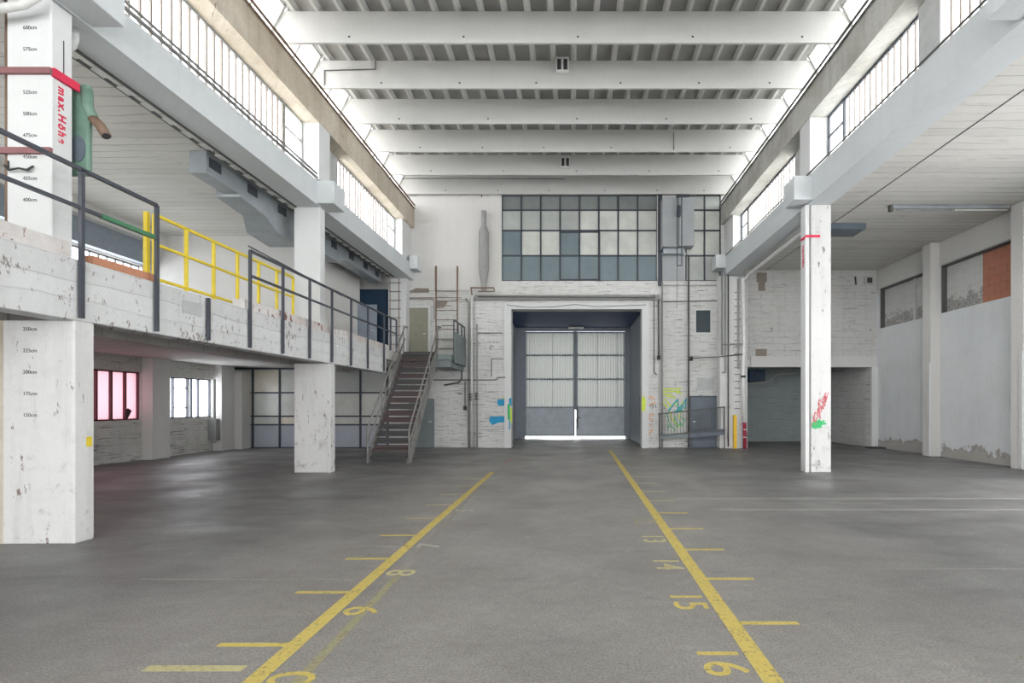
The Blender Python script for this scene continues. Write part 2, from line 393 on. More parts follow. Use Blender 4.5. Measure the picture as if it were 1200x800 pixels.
# ------------------------------------------------------------------ the large structure
FW = 19.8; XL, XR = -12.9, 11.72
LB, RB = (-6.70, -6.15), (5.72, 6.27)          # longitudinal beams (x ranges)
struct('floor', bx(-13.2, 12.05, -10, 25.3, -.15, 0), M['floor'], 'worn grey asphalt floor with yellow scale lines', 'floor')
floor = bpy.data.objects['floor']
struct('floor_outside', bx(-30, 30, 25.32, 60, -.2, -.04), plain('pale_yard_concrete', S(205,205,200), .8), 'pale yard beyond the portal doors', 'ground')

def bays(a, b, y0, y1, w_): return [(s, min(s+w_, y1), a, b) for s in y0]
lowL = [(yy, yy+2.4, 1.2, 2.62) for yy in (-6.1, -2.9, .3, 3.4, 6.5, 9.7, 12.9)] + [(16.0, 18.3, 1.2, 2.55)]
upL = [(yy, yy+2.6, 4.75, 5.8) for yy in (-6.1, -2.9, .3, 3.4, 6.5, 9.6, 12.72)]
struct('wall_left', grid_wall(B(), 'x', -13.2, XL, -10, FW+.3, 0, 7.0, lowL+upL), M['wallleft'], 'grey concrete side wall under the gallery with a row of windows', 'wall')
infR = [(13.35, 16.3, 4.56, 6.07), (16.72, 19.55, 4.56, 6.07)]
struct('wall_right', grid_wall(B(), 'x', XR, 12.05, -10, FW+.3, 0, 7.0, infR+[(4.6, 10.6, 0, 4.6)]), M['plaster'], 'white plastered side wall with peeling foot and blocked-up windows', 'wall')
wr = bpy.data.objects['wall_right']
for (a, b, c_, d) in infR:
    split = a+ (b-a)*.52
    if a < 15:
        obj('blocked_window_infill', bx(11.86, 12.0, 14.82, b, c_, d), M['infilldirty'], wr)
        obj('brick_infill', bx(11.85, 12.0, a, 14.82, c_, d), M['redbrick'], wr, label='bare orange brick infill')
    else:
        obj('blocked_window_infill', bx(11.86, 12.0, a, b, c_, d), M['infilldirty'], wr)
        obj('infill_post', bx(11.80, 11.86, a+.95, a+1.07, c_, d), M['blockwhite'], wr)
    obj('opening_edge', box(bx(11.715, 11.86, a, b, d-.05, d), 11.715, 11.86, b-.05, b, c_, d), M['darkpipe'], wr)

# far wall
PX0, PX1, PZ = -2.38, 2.62, 5.30
RX0, RX1, RZ = 6.60, 11.48, 3.10
WX0, WX1, WZ0, WZ1 = X(588, FW), X(770, FW), Z(329, FW), Z(228, FW)
SX0, SX1 = X(803, FW), X(845, FW)
far = grid_wall(B(), 'y', FW, FW+.3, -13.2, 12.05, 0, 10.5,
    [(PX0, PX1, 0, PZ), (RX0, RX1, 0, RZ), (WX0, WX1, WZ0, WZ1), (SX0, SX1, WZ0, WZ1), (X(814,FW), X(834,FW), Z(391,FW), Z(362,FW)), (-12.6, -7.2, 0, 2.85)])
struct('wall_far', far, M['brickwhite'], 'whitewashed brick end wall around the portal', 'wall'); wf = bpy.data.objects['wall_far']
# portal surround standing proud of the wall
QX0, QX1, QZ = X(557, 19.62), X(772, 19.62), Z(352, 19.62)
struct('wall_portal', grid_wall(B(), 'y', 19.62, FW-.001, QX0, QX1, 0, QZ, [(PX0, PX1, 0, PZ)]), M['brickpeel'], 'peeling whitewashed brick surround of the portal', 'wall')
bm = B()
prism(bm, [(19.50, QZ), (FW-.001, QZ), (FW-.001, QZ+.26), (19.62, QZ+.14)], 'x', QX0-.05, QX1+.05)
struct('trim_1', bm, M['greypipe'], 'grey sloped ledge above the portal', 'trim')
bm = B()
box(bm, PX0-.26, PX0, 19.56, 19.618, 0, PZ+.24); box(bm, PX1, PX1+.26, 19.56, 19.618, 0, PZ+.24); box(bm, PX0, PX1, 19.56, 19.618, PZ, PZ+.24)
struct('trim_2', bm, M['column_clean'], 'white frame around the portal opening', 'trim')
# upper part plaster band left of the window
struct('wall_far_plaster', bx(-6.31, WX0-.02, FW-.03, FW-.001, QZ+.42, 9.70), M['plasterplain'], 'smooth plaster upper part of the end wall left of the window band', 'wall')
# portal recess
bm = B(); box(bm, PX0-.75, PX0-.45, 20.1, 25.3, 0, 5.6); box(bm, PX1+.15, PX1+.45, 20.1, 25.3, 0, 5.6)
struct('wall_recess_sides', bm, M['recess'], 'grey-blue side walls of the portal passage', 'wall')
struct('ceiling_recess', bx(PX0-.45, PX1+.15, 20.1, 25.3, 5.42, 5.6), M['navy_ceiling'], 'navy painted ceiling of the portal passage', 'ceiling')
DX0, DX1, DZ = X(615, 25), X(733, 25), Z(388, 25)
struct('wall_recess_back', grid_wall(B(), 'y', 25.0, 25.3, PX0-.45, PX1+.15, 0, 5.42, [(DX0, DX1, -1, DZ)]), M['recess'], 'grey-blue wall around the double gate at the back of the passage', 'wall')
# right recess
bm = B(); box(bm, RX0-.3, RX0, 20.1, 23.3, 0, 3.5); 
struct('wall_bay_left', bm, M['blockdark'], 'dark left side wall of the low bay', 'wall')
struct('wall_bay_right', bx(RX1, RX1+.3, 20.1, 23.3, 0, 3.5), M['blockwhite'], 'whitewashed block side wall of the low bay', 'wall')
struct('wall_bay_back', bx(RX0, RX1, 23.0, 23.3, 0, 3.5), M['blockdark'], 'grey painted back wall of the low bay', 'wall')
struct('ceiling_bay', bx(RX0, RX1, 20.1, 23.0, 3.3, 3.5), M['blockdark'], 'grey ceiling of the low bay', 'ceiling')
# lintel band + jamb of the right bay, block wall above
struct('trim_3', bx(RX0+.25, XR, FW-.06, FW-.001, RZ, RZ+.42), M['plasterplain'], 'white concrete lintel band over the low bay', 'trim')
struct('wall_far_blocks', bx(6.62, XR, FW-.05, FW-.001, RZ+.421, 6.83), M['blockwhite'], 'painted block wall above the low bay', 'wall')
struct('trim_4', bx(RX1, XR, FW-.1, FW-.001, 0, RZ-.001), M['column_clean'], 'white jamb at the right of the low bay', 'trim')

# aisle ceilings, roofs
struct('ceiling_left', bx(XL, LB[0]-.001, -10, FW, 6.80, 7.0), M['ceil'], 'board-marked white concrete ceiling over the gallery', 'ceiling')
struct('ceiling_right', bx(RB[1]+.001, XR, -10, FW, 6.83, 7.0), M['ceil'], 'board-marked white concrete ceiling over the right aisle', 'ceiling')
struct('roof_beam_band_left', bx(XL+.001, XL+.5, -10, 15.59, 6.45, 6.799), M['plasterplain'], 'white edge beam at the head of the left wall', 'beam') 
# nave roof slab with ribs
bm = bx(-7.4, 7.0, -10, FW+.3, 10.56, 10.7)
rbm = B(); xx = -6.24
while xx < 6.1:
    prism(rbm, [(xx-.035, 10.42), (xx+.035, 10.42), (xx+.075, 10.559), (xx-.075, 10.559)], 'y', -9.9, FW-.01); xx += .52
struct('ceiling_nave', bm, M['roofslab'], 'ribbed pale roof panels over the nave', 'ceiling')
struct('ceiling_nave_ribs', rbm, M['roof'], 'pale ribs running along the underside of the nave roof', 'ceiling')  # ribs get a paler colour than the panels to carry the side light
# rear wall behind the viewer, its gate and windows added for frontal light
struct('wall_rear', grid_wall(B(), 'y', -10.3, -10, -13.2, 12.05, 0, 10.5, [(-5, 5, 0, 5.5), (-12, -7, 1, 6.2), (7, 11.3, 1, 6.2), (-5.5, 5.5, 6.4, 9.6)]), M['plasterplain'], 'end wall behind the viewer with openings added for frontal light', 'wall')

# ------------------------------------------------------------------ beams
def corbel(p, x0, x1, Yc, z0, z1): 
    obj('corbel', bevel(bx(x0, x1, Yc-.3, Yc+.3, z0, z1), .01), M['beam'], p)
bl = thing('concrete_beam', 'long white concrete beam above the gallery edge, left of the nave', 'beam', (-6.4, 5, 6.45))
obj('beam_body', bx(LB[0], LB[1], -10, FW-.001, 6.45, 7.02), M['beam'], bl)
obj('sill_ledge', bx(LB[0], LB[1]-.12, -10, FW-.001, 7.021, 7.10), M['beam'], bl)
for yy in (6.25, 12.55): corbel(bl, LB[1], LB[1]+.42, yy, 6.47, 7.01)
corbel(bl, LB[1], LB[1]+.30, 19.49, 6.75, 7.25)
br = thing('concrete_beam', 'long white concrete beam above the right columns of the nave', 'beam', (6.0, 5, 6.53))
obj('beam_body', bx(RB[0], RB[1], -10, FW-.001, 6.53, 7.22), M['beam'], br)
for yy in (6.25, 12.55): corbel(br, RB[0]-.44, RB[0], yy, 6.56, 7.13)
corbel(br, RB[0]-.38, RB[0], 19.49, 6.78, 7.28)
def runway(x0, x1, z0, z1, side, lab):
    p = thing('runway_beam', lab, 'beam', ((x0+x1)/2, 5, z0))
    bm = bx(x0, x1, -10, FW-.001, z0, z1)
    bmesh.ops.subdivide_edges(bm, edges=[e for e in bm.edges if abs(e.verts[0].co.y-e.verts[1].co.y) > 5], cuts=60)
    for v in bm.verts:
        if v.co.z < z0+.01: v.co.z += random.uniform(-.012, .012)
    obj('beam_body', bm, M['runway' if side < 0 else 'runway_r'], p)
    xi = x1 if side < 0 else x0
    d = .05 if side < 0 else -.05
    tbm = B(); tube(tbm, [(xi+d, -9, z1+.03), (xi+d, 19.7, z1+.03)], .028, 6)
    tube(tbm, [(xi+d*.8, -9, z1-.08), (xi+d*.8, 19.7, z1-.08)], .018, 6)
    obj('cable_run', tbm, M['darkpipe'] if side > 0 else M['nozzle'], p)
    return p
rl = runway(-6.68, -6.15, 8.47, 9.28, -1, 'stained brown-grey concrete runway beam above the left clerestory')
rr = runway(5.70, 6.25, 8.60, 9.38, 1, 'stained grey concrete runway beam above the right clerestory')
ends = [-10] 
for i in range(-8, 6):
    Y0 = 11.42+1.638*i
    bm = B(); t = .06
    hexa(bm, [(-6.86, Y0, 9.72), (6.44, Y0, 9.72), (6.05, Y0, 10.42), (-6.48, Y0, 10.42)],
             [(-6.86, Y0+t, 9.72), (6.44, Y0+t, 9.72), (6.05, Y0+t, 10.42), (-6.48, Y0+t, 10.42)])
    nm = ['first', 'second', 'third', 'fourth', 'fifth', 'sixth']
    if i < 0: struct('roof_beam_overhead', bm, M['roof'], 'white roof beam above and behind the viewer', 'beam')
    else:
        r = thing('roof_beam', 'white roof beam crossing the nave, %s counted from the end wall' % nm[5-i], 'beam', (0, Y0, 9.72), 'white concrete roof beams over the nave')
        obj('beam_body', bm, M['roof'], r)
    if i >= 0:
        dz = 9.72+.115; hb = B()
        for xx in (-5.0, -2.45, .1, 2.66, 5.1) if i % 2 == 0 else (-4.9, -2.9, -.95, 1.2, 3.2, 5.0):
            box(hb, xx-.022, xx+.022, Y0-.006, Y0, dz, dz+.035)
        obj('anchor_hole', hb, M['ink'], r)
    # slanted roof-light panes between this beam and the next, both sides
    if i < 5:
        for sgn, xb, xt in ((-1, -7.10, -6.43), (1, 6.63, 5.99)):
            ya, yb = Y0+t+.01, Y0+1.638-.01; zb, zt = (9.29, 10.55) if sgn < 0 else (9.39, 10.55)
            wnm = 'window_%d' % (20+2*(i+8)+(sgn > 0))
            wt = thing(wnm, None, None, (xb, ya, zb)); wt['kind'] = 'structure'; wt['label'] = 'slanted roof-light panes on the %s, in the bay %s' % ('left' if sgn < 0 else 'right', 'behind the %s beam from the end wall' % nm[5-i] if i >= 0 else 'above the viewer')
            gb = B(); q = .02*sgn
            hexa(gb, [(xb-.02*0, ya, zb), (xb, yb, zb), (xt, yb, zt), (xt, ya, zt)], [(xb+q, ya, zb), (xb+q, yb, zb), (xt+q, yb, zt), (xt+q, ya, zt)])
            obj('pane', gb, M['uglass'], wt)
            fb = B(); ym = (ya+yb)/2
            for yy in (ya+.02, ym, yb-.02): tube(fb, [(xb-q*1.5, yy, zb), (xt-q*1.5, yy, zt)], .02, 4)
            tube(fb, [(xb-q, ya, zb+.03), (xb-q, yb, zb+.03)], .02, 4); tube(fb, [(xt-q, ya, zt-.06), (xt-q, yb, zt-.06)], .025, 4)
            obj('window_frame', fb, M['roofslab'], wt)

struct('gap_ledge_left', bx(-7.25, -6.68, -10, FW, 9.16, 9.28), M['runway'], 'added ledge closing the light gap outside the left runway beam', 'ledge')  # unseen ledge added to stop light leaking below the slanted panes
struct('gap_ledge_right', bx(6.25, 6.8, -10, FW, 9.26, 9.38), M['runway_r'], 'added ledge closing the light gap outside the right runway beam', 'ledge')  # same added light stop on the right side
# ------------------------------------------------------------------ clerestory: piers, glazing, casements
def clerestory(side):
    s = side; x_out, x_in = (-6.68, -6.15) if s < 0 else (6.25, 5.72)
    z0, z1 = (7.101, 8.469) if s < 0 else (7.221, 8.599)
    xg0, xg1 = (-6.62, -6.58) if s < 0 else (6.18, 6.22)
    word = 'left' if s < 0 else 'right'
    bm = B()
    for yy in (.0, 6.15, 12.38): box(bm, x_out, x_in, yy, yy+.55, z0, z1)
    box(bm, x_out, x_in-(.12 if s<0 else -.12), 18.75, FW-.001, z0, z1)
    struct('wall_clerestory_piers_'+word, bm, M['column_clean'], 'white piers between the %s clerestory windows' % word, 'wall')
    bm = B(); box(bm, xg0-.04, xg1+.04, 13.45, 14.15, z0, z1)
    if s > 0: box(bm, 6.05, 6.24, 8.45, 8.98, z0, z1)
    struct('wall_clerestory_panels_'+word, bm, M['panelgrey'], 'grey panels beside the %s clerestory glazing' % word, 'wall')
    struct('trim_%d' % (10 if s < 0 else 11), bx(xg0, xg1, 12.94, 13.44, z0, z1), M['doorblue'], 'dark panel standing in for the shaded niche behind the %s clerestory pier' % word, 'trim')  # flat dark panel painted in place of the shade inside the niche
    segs = [(-9.9, -.02), (.57, 6.13), (6.72, 11.55), (14.17, 17.95)] if s < 0 else [(-9.9, -.02), (.57, 6.13), (6.72, 8.44), (9.0, 11.6), (14.17, 18.0)]
    cas = [(11.56, 12.36), (17.96, 18.74)] if s < 0 else [(11.61, 12.36), (18.01, 18.74)]
    n = 1 if s < 0 else 8
    for a, b in segs:
        t = thing('window_%d' % n, None, None, (xg0, a, z0)); n += 1; t['kind'] = 'structure'
        t['label'] = '%s clerestory band of upright profiled glass, %.0f to %.0f m down the nave' % (word, a, b)
        obj('pane', bx(xg0, xg1, a, b, z0, z1), M['uglass'], t)
        bb = B(); yy = a+.02; xi = xg1 if s < 0 else xg0-.035
        while yy < b:
            box(bb, xi, xi+.04, yy-.016, yy+.016, z0, z1); yy += .2
        obj('glazing_ribs', bb, M['ribmetal'], t)
        obj('window_frame', box(bx(xi-.005, xi+.045, a, b, z0, z0+.05), xi-.005, xi+.045, a, b, z1-.05, z1), M['frame'] if s > 0 else M['greypipe'], t)
    for a, b in cas:
        t = thing('window_%d' % n, None, None, (xg0, a, z0)); n += 1; t['kind'] = 'structure'
        t['label'] = '%s clerestory casement with one crossbar, beside the %s pier' % (word, 'middle' if a < 15 else 'end')
        obj('pane', bx(xg0, xg1, a+.03, b-.03, z0+.03, z1-.03), M['uglass'], t)
        xi = xg1 if s < 0 else xg0-.05
        fb = B()
        for q in ((a, a+.05, z0, z1), (b-.05, b, z0, z1), (a+.05, b-.05, z0, z0+.05), (a+.05, b-.05, z1-.05, z1), (a+.05, b-.05, z0+.85, z0+.89)): box(fb, xi, xi+.05, *q)
        obj('window_frame', fb, M['greypipe'] if s<0 else M['frame'], t)
clerestory(-1); clerestory(1)
for j, (xx, zz, r) in enumerate(((-6.115, 7.06, .03), (-6.122, 7.16, .022))):
    o = obj('pipe', tb([(xx, -9, zz), (xx, 12.2, zz)], r, 8), M['greypipe'], None, True, base=(xx, 5, zz))
    tag(o, ('thicker grey pipe lying along the top edge of the left beam', 'thin grey pipe above the thicker one along the left clerestory sill')[j], 'pipe')
o = obj('cable', tb([(5.695, -9, 7.24), (5.695, 19.15, 7.24)], .02, 6), M['darkpipe'], None, base=(5.695, 5, 7.24)); tag(o, 'dark cable lying along the right clerestory sill', 'cable')

# ------------------------------------------------------------------ gallery (mezzanine)
bm = B(); box(bm, XL, -6.2, -10, FW-.001, 3.06, 3.38); box(bm, -6.2, -5.9, 16.15, FW-.001, 3.10, 3.38)
struct('floor_gallery', bm, M['ceil_low'], 'concrete gallery deck along the left side', 'floor')
struct('beam_gallery_edge', bevel(bx(-6.199, -5.9, -10, 16.149, 2.65, 3.38), .01), M['fascia'], 'peeling white concrete edge beam of the gallery', 'beam'); fas = bpy.data.objects['beam_gallery_edge']
obj('cover_plate', bx(-5.9, -5.893, 7.72, 8.13, 3.04, 3.24), M['panelgrey'], fas, label='pale grey cover plate')
struct('trim_5', bx(-6.16, -5.94, -10, 6.04, 3.381, 3.57), M['kerb'], 'rust-stained kerb on the near part of the gallery edge', 'trim')
struct('trim_6', bx(-6.16, -5.94, 9.25, 16.9, 3.381, 3.56), M['kerb'], 'stained white kerb on the far part of the gallery edge', 'trim')
o = obj('brick_course', bx(-6.12, -5.96, 6.35, 7.32, 3.381, 3.50), M['orange'], None, base=(-6.04, 6.8, 3.381)); tag(o, 'short row of orange hollow bricks lying on the gallery edge', 'brick row')
bm = B(); box(bm, XL, -7.95, 15.6, 15.85, 3.381, 6.799)
struct('wall_gallery_end', bm, M['plasterplain'], 'pale pinkish plaster cross wall at the end of the gallery', 'wall')
struct('wall_gallery_side', bx(-8.15, -7.95, 15.851, 19.05, 3.381, 6.799), M['plasterplain'], 'light wall running behind the far duct', 'wall')
struct('trim_7', bx(-8.5, -7.02, FW-.06, FW-.002, 3.381, 6.1), M['navy'], 'navy painted recess wall at the gallery end', 'trim')
bm = B()
for a in (15.31, 18.32): box(bm, XL, XL+.32, a, a+.66, 0, 3.059)
for a in (5.9, 12.25, 9.05): box(bm, XL, XL+.32, a, a+.6, 0, 3.059)
box(bm, XL, XL+.6, 18.99, FW-.3, 0, 2.9)
struct('wall_left_pilasters', bm, M['plasterplain'], 'pale pilasters between the windows under the gallery', 'wall')
struct('beam_under_gallery', bx(-8.6, -8.3, -10, 19.3, 2.84, 3.059), M['ceil_low'], 'shallow pale beam on the underside of the gallery', 'beam')

# pilasters on the right wall
for j, a in enumerate((12.95, 16.32, 9.7)):
    p = thing('pilaster', ('white wall pilaster at the right edge of the view', 'white wall pilaster between the two blocked-up windows', 'white pilaster beside the side gate')[j], 'pilaster', (11.56, a, 0))
    obj('shaft', bevel(bx(11.38, XR-.001, a, a+.38, 0, 6.82), .01), M['plasterplain'], p)
    obj('corner_strip', bx(11.33, 11.379, a-.02, a+.06, 0.02, 3.0), M['column_clean'], p)
struct('trim_8', bx(XR-.05, XR-.001, 13.34, FW-.07, 6.09, 6.82), M['plasterplain'], 'white band above the blocked-up windows', 'trim')
# piers on the end wall
bm = bevel(bx(X(843,19.4), RX0-.02, 19.35, FW-.001, 0, 6.52), .01)
pr = thing('pier', 'white pier with height marks at the right of the portal wall', 'pier', (6.1, 19.5, 0)); obj('shaft', bm, M['column'], pr)
pl = thing('pier', 'pale pier behind the stair head with a cable ladder on it', 'pier', (-6.7, 19.5, 3.4)); obj('shaft', bevel(bx(-7.0, -6.32, 19.35, FW-.001, 3.381, 6.44), .01), M['column_clean'], pl)

# ------------------------------------------------------------------ columns
def marks(parent, xc, Yf, zs, size, txt=True):
    for z_, cm in zs:
        bm = text_bm('%dcm' % cm, size, frameM((xc, Yf-.002, z_), (1, 0, 0), (0, 0, 1)), .001, .0)
        obj('height_mark', bm, M['ink'], parent)
c1 = thing('concrete_column', 'nearest white column at the left edge, with maroon clamps and black height marks', 'column', (-6.4, 6.17, 0))
obj('lower_shaft', bevel(bx(-6.75, -5.9, 6.05, 6.31, 0, 2.649), .015), M['column'], c1)
obj('upper_shaft', bevel(bx(-6.70, -6.17, 6.05, 6.31, 3.381, 6.44), .012), M['column_clean'], c1)
obj('edge_strip', bx(-6.82, -6.752, 6.07, 6.3, 0, 2.649), M['runway'], c1, label='crumbling bare edge')
marks(c1, -6.42, 6.05, [(q/100+.017*(q/100)**1, q) for q in (150, 175, 200, 225, 250, 400, 425, 450, 475, 500, 525, 575, 600)], .062)
for zz, red in ((5.58, True), (4.64, False)):
    cl = obj('clamp', bx(-6.79, -6.15, 6.01, 6.048, zz-.035, zz+.035), M['maroon'], c1)
    if red: obj('red_band', bx(-6.168, -6.13, 6.05, 6.36, zz-.05, zz+.05), M['red'], c1)
obj('lettering', text_bm('max.Höhe', .125, frameM((-6.166, 6.17, 5.13), (0, 0, -1), (0, 1, 0)), .002, .004, space=1.35), M['red'], c1, label='red stencilled words')
obj('slot', box(bx(-6.169, -6.165, 6.19, 6.2, 5.75, 6.05), -6.169, -6.165, 6.19, 6.2, 5.45+.2, 5.8), M['ink'], c1)
obj('note_sticker', bx(-5.899, -5.894, 6.2, 6.27, 1.14, 1.26), M['yellow'], c1, label='small yellow sticker')
hk = B(); tube(hk, [(-6.7, 6.03, 4.47), (-6.62, 6.0, 4.40), (-6.5, 6.0, 4.42), (-6.4, 6.0, 4.40), (-6.36, 6.03, 4.46)], .012, 6); tube(hk, [(-6.62, 6.0, 4.40), (-6.6, 5.98, 4.5)], .01, 6)
obj('hook', hk, M['ink'], c1)
o = obj('pipe', tb([(-6.735, 6.09, 3.39), (-6.735, 6.09, 6.44)], .022, 8), M['nozzle'], None, True, base=(-6.735, 6.09, 3.39)); tag(o, 'rusty brown upright pipe beside the nearest column', 'pipe')
c2 = thing('concrete_column', 'white column standing in front of the glazed partition, left of the stair', 'column', (-6.4, 12.5, 0))
obj('lower_shaft', bevel(bx(-6.78, -5.9, 12.42, 12.68, 0, 2.649), .015), M['column'], c2)
obj('upper_shaft', bevel(bx(-6.78, -6.15, 12.42, 12.68, 3.381, 6.449), .012), M['column_clean'], c2)
obj('edge_strip', bx(-5.925, -5.89, 12.405, 12.44, 0, 2.6), M['spray_lime'] if False else M['column_clean'], c2)
c3 = thing('concrete_column', 'slim white column right of the nave with red and green scribbles', 'column', (6.0, 12.6, 0))
obj('shaft', bevel(bx(5.80, 6.29, 12.5, 12.72, 0, 6.529), .012), M['column'], c3)
obj('corner_strip', bevel(bx(5.66, 5.76, 12.5, 12.75, 0, 6.529), .008), M['column_clean'], c3, label='smooth white upright strip')
obj('groove_back', bx(5.76, 5.80, 12.56, 12.70, 0, 6.529), M['greypipe'], c3)
obj('red_band', box(bx(5.66, 6.02, 12.485, 12.499, 5.73, 5.79), 5.645, 5.659, 12.5, 12.72, 5.70, 5.76), M['red'], c3)
obj('lettering', text_bm('max.Höhe', .13, frameM((5.657, 12.61, 5.3), (0, 0, -1), (0, -1, 0)), .002, .004), M['red'], c3, label='red stencilled words')
sb = B(); random.seed(3)
Yc = 12.49
for a in range(9):
    t0 = a/8; px = 954+t0*12; py = 494-t0*30
    pts = [(X(px+random.uniform(-3, 3)+dx, Yc), Yc, Z(py+dy, Yc)) for dx, dy in ((-2, 5), (0, -4), (2, 4), (3, -5))]
    tube(sb, pts, .0055, 4)
obj('graffiti', sb, M['spray_pink'], c3, label='red scribble')
sb = B()
for (ax_, ay, bx_, by) in ((952,501,957,493),(954,501,961,492),(957,500,966,493),(958,501,968,496),(955,502,963,500),(953,499,955,496),(960,499,964,496)):
    tube(sb, [(X(ax_,Yc), Yc, Z(ay,Yc)), (X((ax_+bx_)/2-1,Yc), Yc, Z((ay+by)/2-1.5,Yc)), (X(bx_,Yc), Yc, Z(by,Yc))], .032, 4)
for v in sb.verts: v.co.y = Yc+(v.co.y-Yc)*.25
obj('graffiti', sb, M['spray_green'], c3, label='green scribble')

# ------------------------------------------------------------------ windows under the gallery
def low_window(n, a, b, z0, z1, pink, lab):
    t = thing('window_%d' % n, None, None, (XL-.1, a, z0)); t['kind'] = 'structure'; t['label'] = lab
    x0, x1 = XL-.16, XL-.11
    fb = B(); fm = M['redframe'] if pink else M['frame']
    ys = [a, a+.42, a+.60] + [a+.60+(b-a-.6)*q/4 for q in (1, 2, 3, 4)] if pink else [a, a+.25, a+.62, a+1.25, a+1.42, a+1.75, b]
    for yy in ys: box(fb, x0-.01, x1+.03, yy-.025, yy+.025, z0, z1)
    for zz in (z0, z1-.04): box(fb, x0-.01, x1+.03, a, b, zz, zz+.04)
    c0, c1_ = (a, a+.42) if pink else (a+.62, a+1.25)
    for zz in (z0+.35, z1-.35): box(fb, x0-.01, x1+.03, c0, c1_, zz-.015, zz+.015)
    obj('window_frame', fb, fm, t)
    obj('pane', bx(x0, x0+.012, a+.02, b-.02, z0+.02, z1-.02), M['pinkglass'] if pink else M['clearglass'], t)
low_window(60, 12.9, 15.3, 1.2, 2.62, True, 'pink-tinted window in dark red frame under the gallery')
low_window(61, 16.0, 18.3, 1.2, 2.55, False, 'bright clear window beside the glazed partition under the gallery')
w60 = bpy.data.objects['window_60']; bm = B(); prism(bm, [(14.86, 1.24), (14.9, 1.46), (14.98, 1.55), (15.12, 1.48), (15.06, 1.36), (14.98, 1.24)], 'x', XL-.147, XL-.14); obj('broken_corner', bm, M['ink'], w60, label='dark broken hole')
for j, yy in enumerate((3.4, 6.5, 9.7)): low_window(62+j, yy, yy+2.4, 1.2, 2.62, True, 'pink-tinted side window behind the nearest column, bay %s' % ('three', 'two', 'one')[j])
for j, (a, b, z0, z1) in enumerate(upL[3:]):
    t = thing('window_%d' % (66+j), None, None, (XL-.1, a, z0)); t['kind'] = 'structure'; t['label'] = 'bright strip window low in the upper gallery wall, bay %s' % ('four', 'three', 'two', 'one')[j]
    obj('pane', bx(XL-.16, XL-.14, a, b, z0, z1), M['clearglass'], t)
    fb = B(); yy = a
    while yy < b+.01: box(fb, XL-.14, XL-.10, yy-.02, yy+.02, z0, z1); yy += .26
    box(fb, XL-.14, XL-.10, a, b, z1-.05, z1)
    obj('window_frame', fb, M['greypipe'], t)
bm = B(); box(bm, XL+.001, XL+.25, 5.0, 15.59, 5.82, 6.449)
struct('trim_9', bm, M['doorgrey'], 'grey apron above the strip windows in the gallery', 'trim')
bm = B()
for (px, py) in ((246, 0), (251, 0)): pass
o = obj('heater_pipe', box(tb([(-12.7, 18.1, .3), (-12.7, 18.1, 2.55)], .05), -12.88, -12.6, 18.05, 18.25, .4, 1.15), M['greypipe'], None, base=(-12.7, 18.1, .3)); tag(o, 'grey pipe and boxed valve at the wall beside the clear window', 'pipe')

# glazed partition under the gallery
YP = 19.5
pt = thing('glazed_partition', 'dark-framed glazed folding partition under the gallery end', 'partition', (-10, YP, 0))
cols = [264.5+31.55*q for q in range(7)]; rows = [432, 460, 487.5, 497.5, 524.6]
fb = B()
for cx in cols: box(fb, X(cx,YP)-.04, X(cx,YP)+.04, YP, YP+.06, 0, Z(432,YP))
for ry in rows: box(fb, X(cols[0],YP), X(cols[-1],YP), YP, YP+.06, max(Z(ry,YP)-.03, 0), Z(ry,YP)+.03)
obj('frame', fb, M['frame'], pt)
pm = ['pane_a', 'pane_a', 'pane_a', 'pane_b', 'pane_b', 'pane_b']; random.seed(5)
for a in range(6):
    for b in range(4):
        m = M['pane_e'] if b == 3 else M[random.choice(['pane_f', 'pane_f', 'pane_a'])] if a < 4 else M['pane_b' if b == 0 else 'pane_a']
        obj('pane' if b < 3 else 'lower_panel', bx(X(cols[a],YP)+.04, X(cols[a+1],YP)-.04, YP+.02, YP+.035, Z(rows[b+1],YP)+.03, Z(rows[b],YP)-.03), m, pt)
o = obj('lintel', bx(X(cols[0],YP), -6.25, YP-.02, YP+.2, Z(432,YP)+.031, 3.058), M['black'], None, base=(-10, YP, 3)); tag(o, 'dark lintel strip on top of the glazed partition', 'lintel')

# ------------------------------------------------------------------ big window band on the end wall
def industrial_window(nm, xs, ys, lab, fn, kind=True):
    t = thing(nm, None, None, (xs[0], FW+.08, ys[-1])); t['kind'] = 'structure'; t['label'] = lab
    fb = B()
    for q in xs: box(fb, q-.03, q+.03, FW+.04, FW+.10, ys[-1], ys[0])
    for q in ys: box(fb, xs[0], xs[-1], FW+.04, FW+.10, q-.03, q+.03)
    obj('window_frame', fb, M['frame'], t)
    for i in range(len(xs)-1):
        for j in range(len(ys)-1):
            obj('pane', bx(xs[i]+.03, xs[i+1]-.03, FW+.07, FW+.085, ys[j+1]+.03, ys[j]-.03), fn(i, j), t)
    return t
random.seed(11)
xsw = [X(588+22.78*q, FW) for q in range(9)]; ysw = [Z(q, FW) for q in (228.2, 245.5, 269.5, 299, 328.8)]
def fn(i, j):
    if j == 3: return M['pane_c']
    if j == 2: return M['pane_c'] if i in (0, 3) else M['pane_a']
    if j == 1: return M['pane_a'] if i >= 4 else M['pane_b']
    return M['pane_d']
wbig = industrial_window('window_80', xsw, ysw, 'wide dark steel window of many dusty panes above the portal', fn)
fb = B()
for (a, b, c_, d) in ((X(657,FW), X(702,FW), Z(328,FW), Z(271,FW)),):
    for q in ((a-.05, a+.01, c_, d), (b-.01, b+.05, c_, d), (a, b, d-.04, d+.02), (a, b, c_, c_+.05)): box(fb, q[0], q[1], FW+.02, FW+.04, q[2], q[3])
obj('casement_frame', fb, M['frame'], wbig)
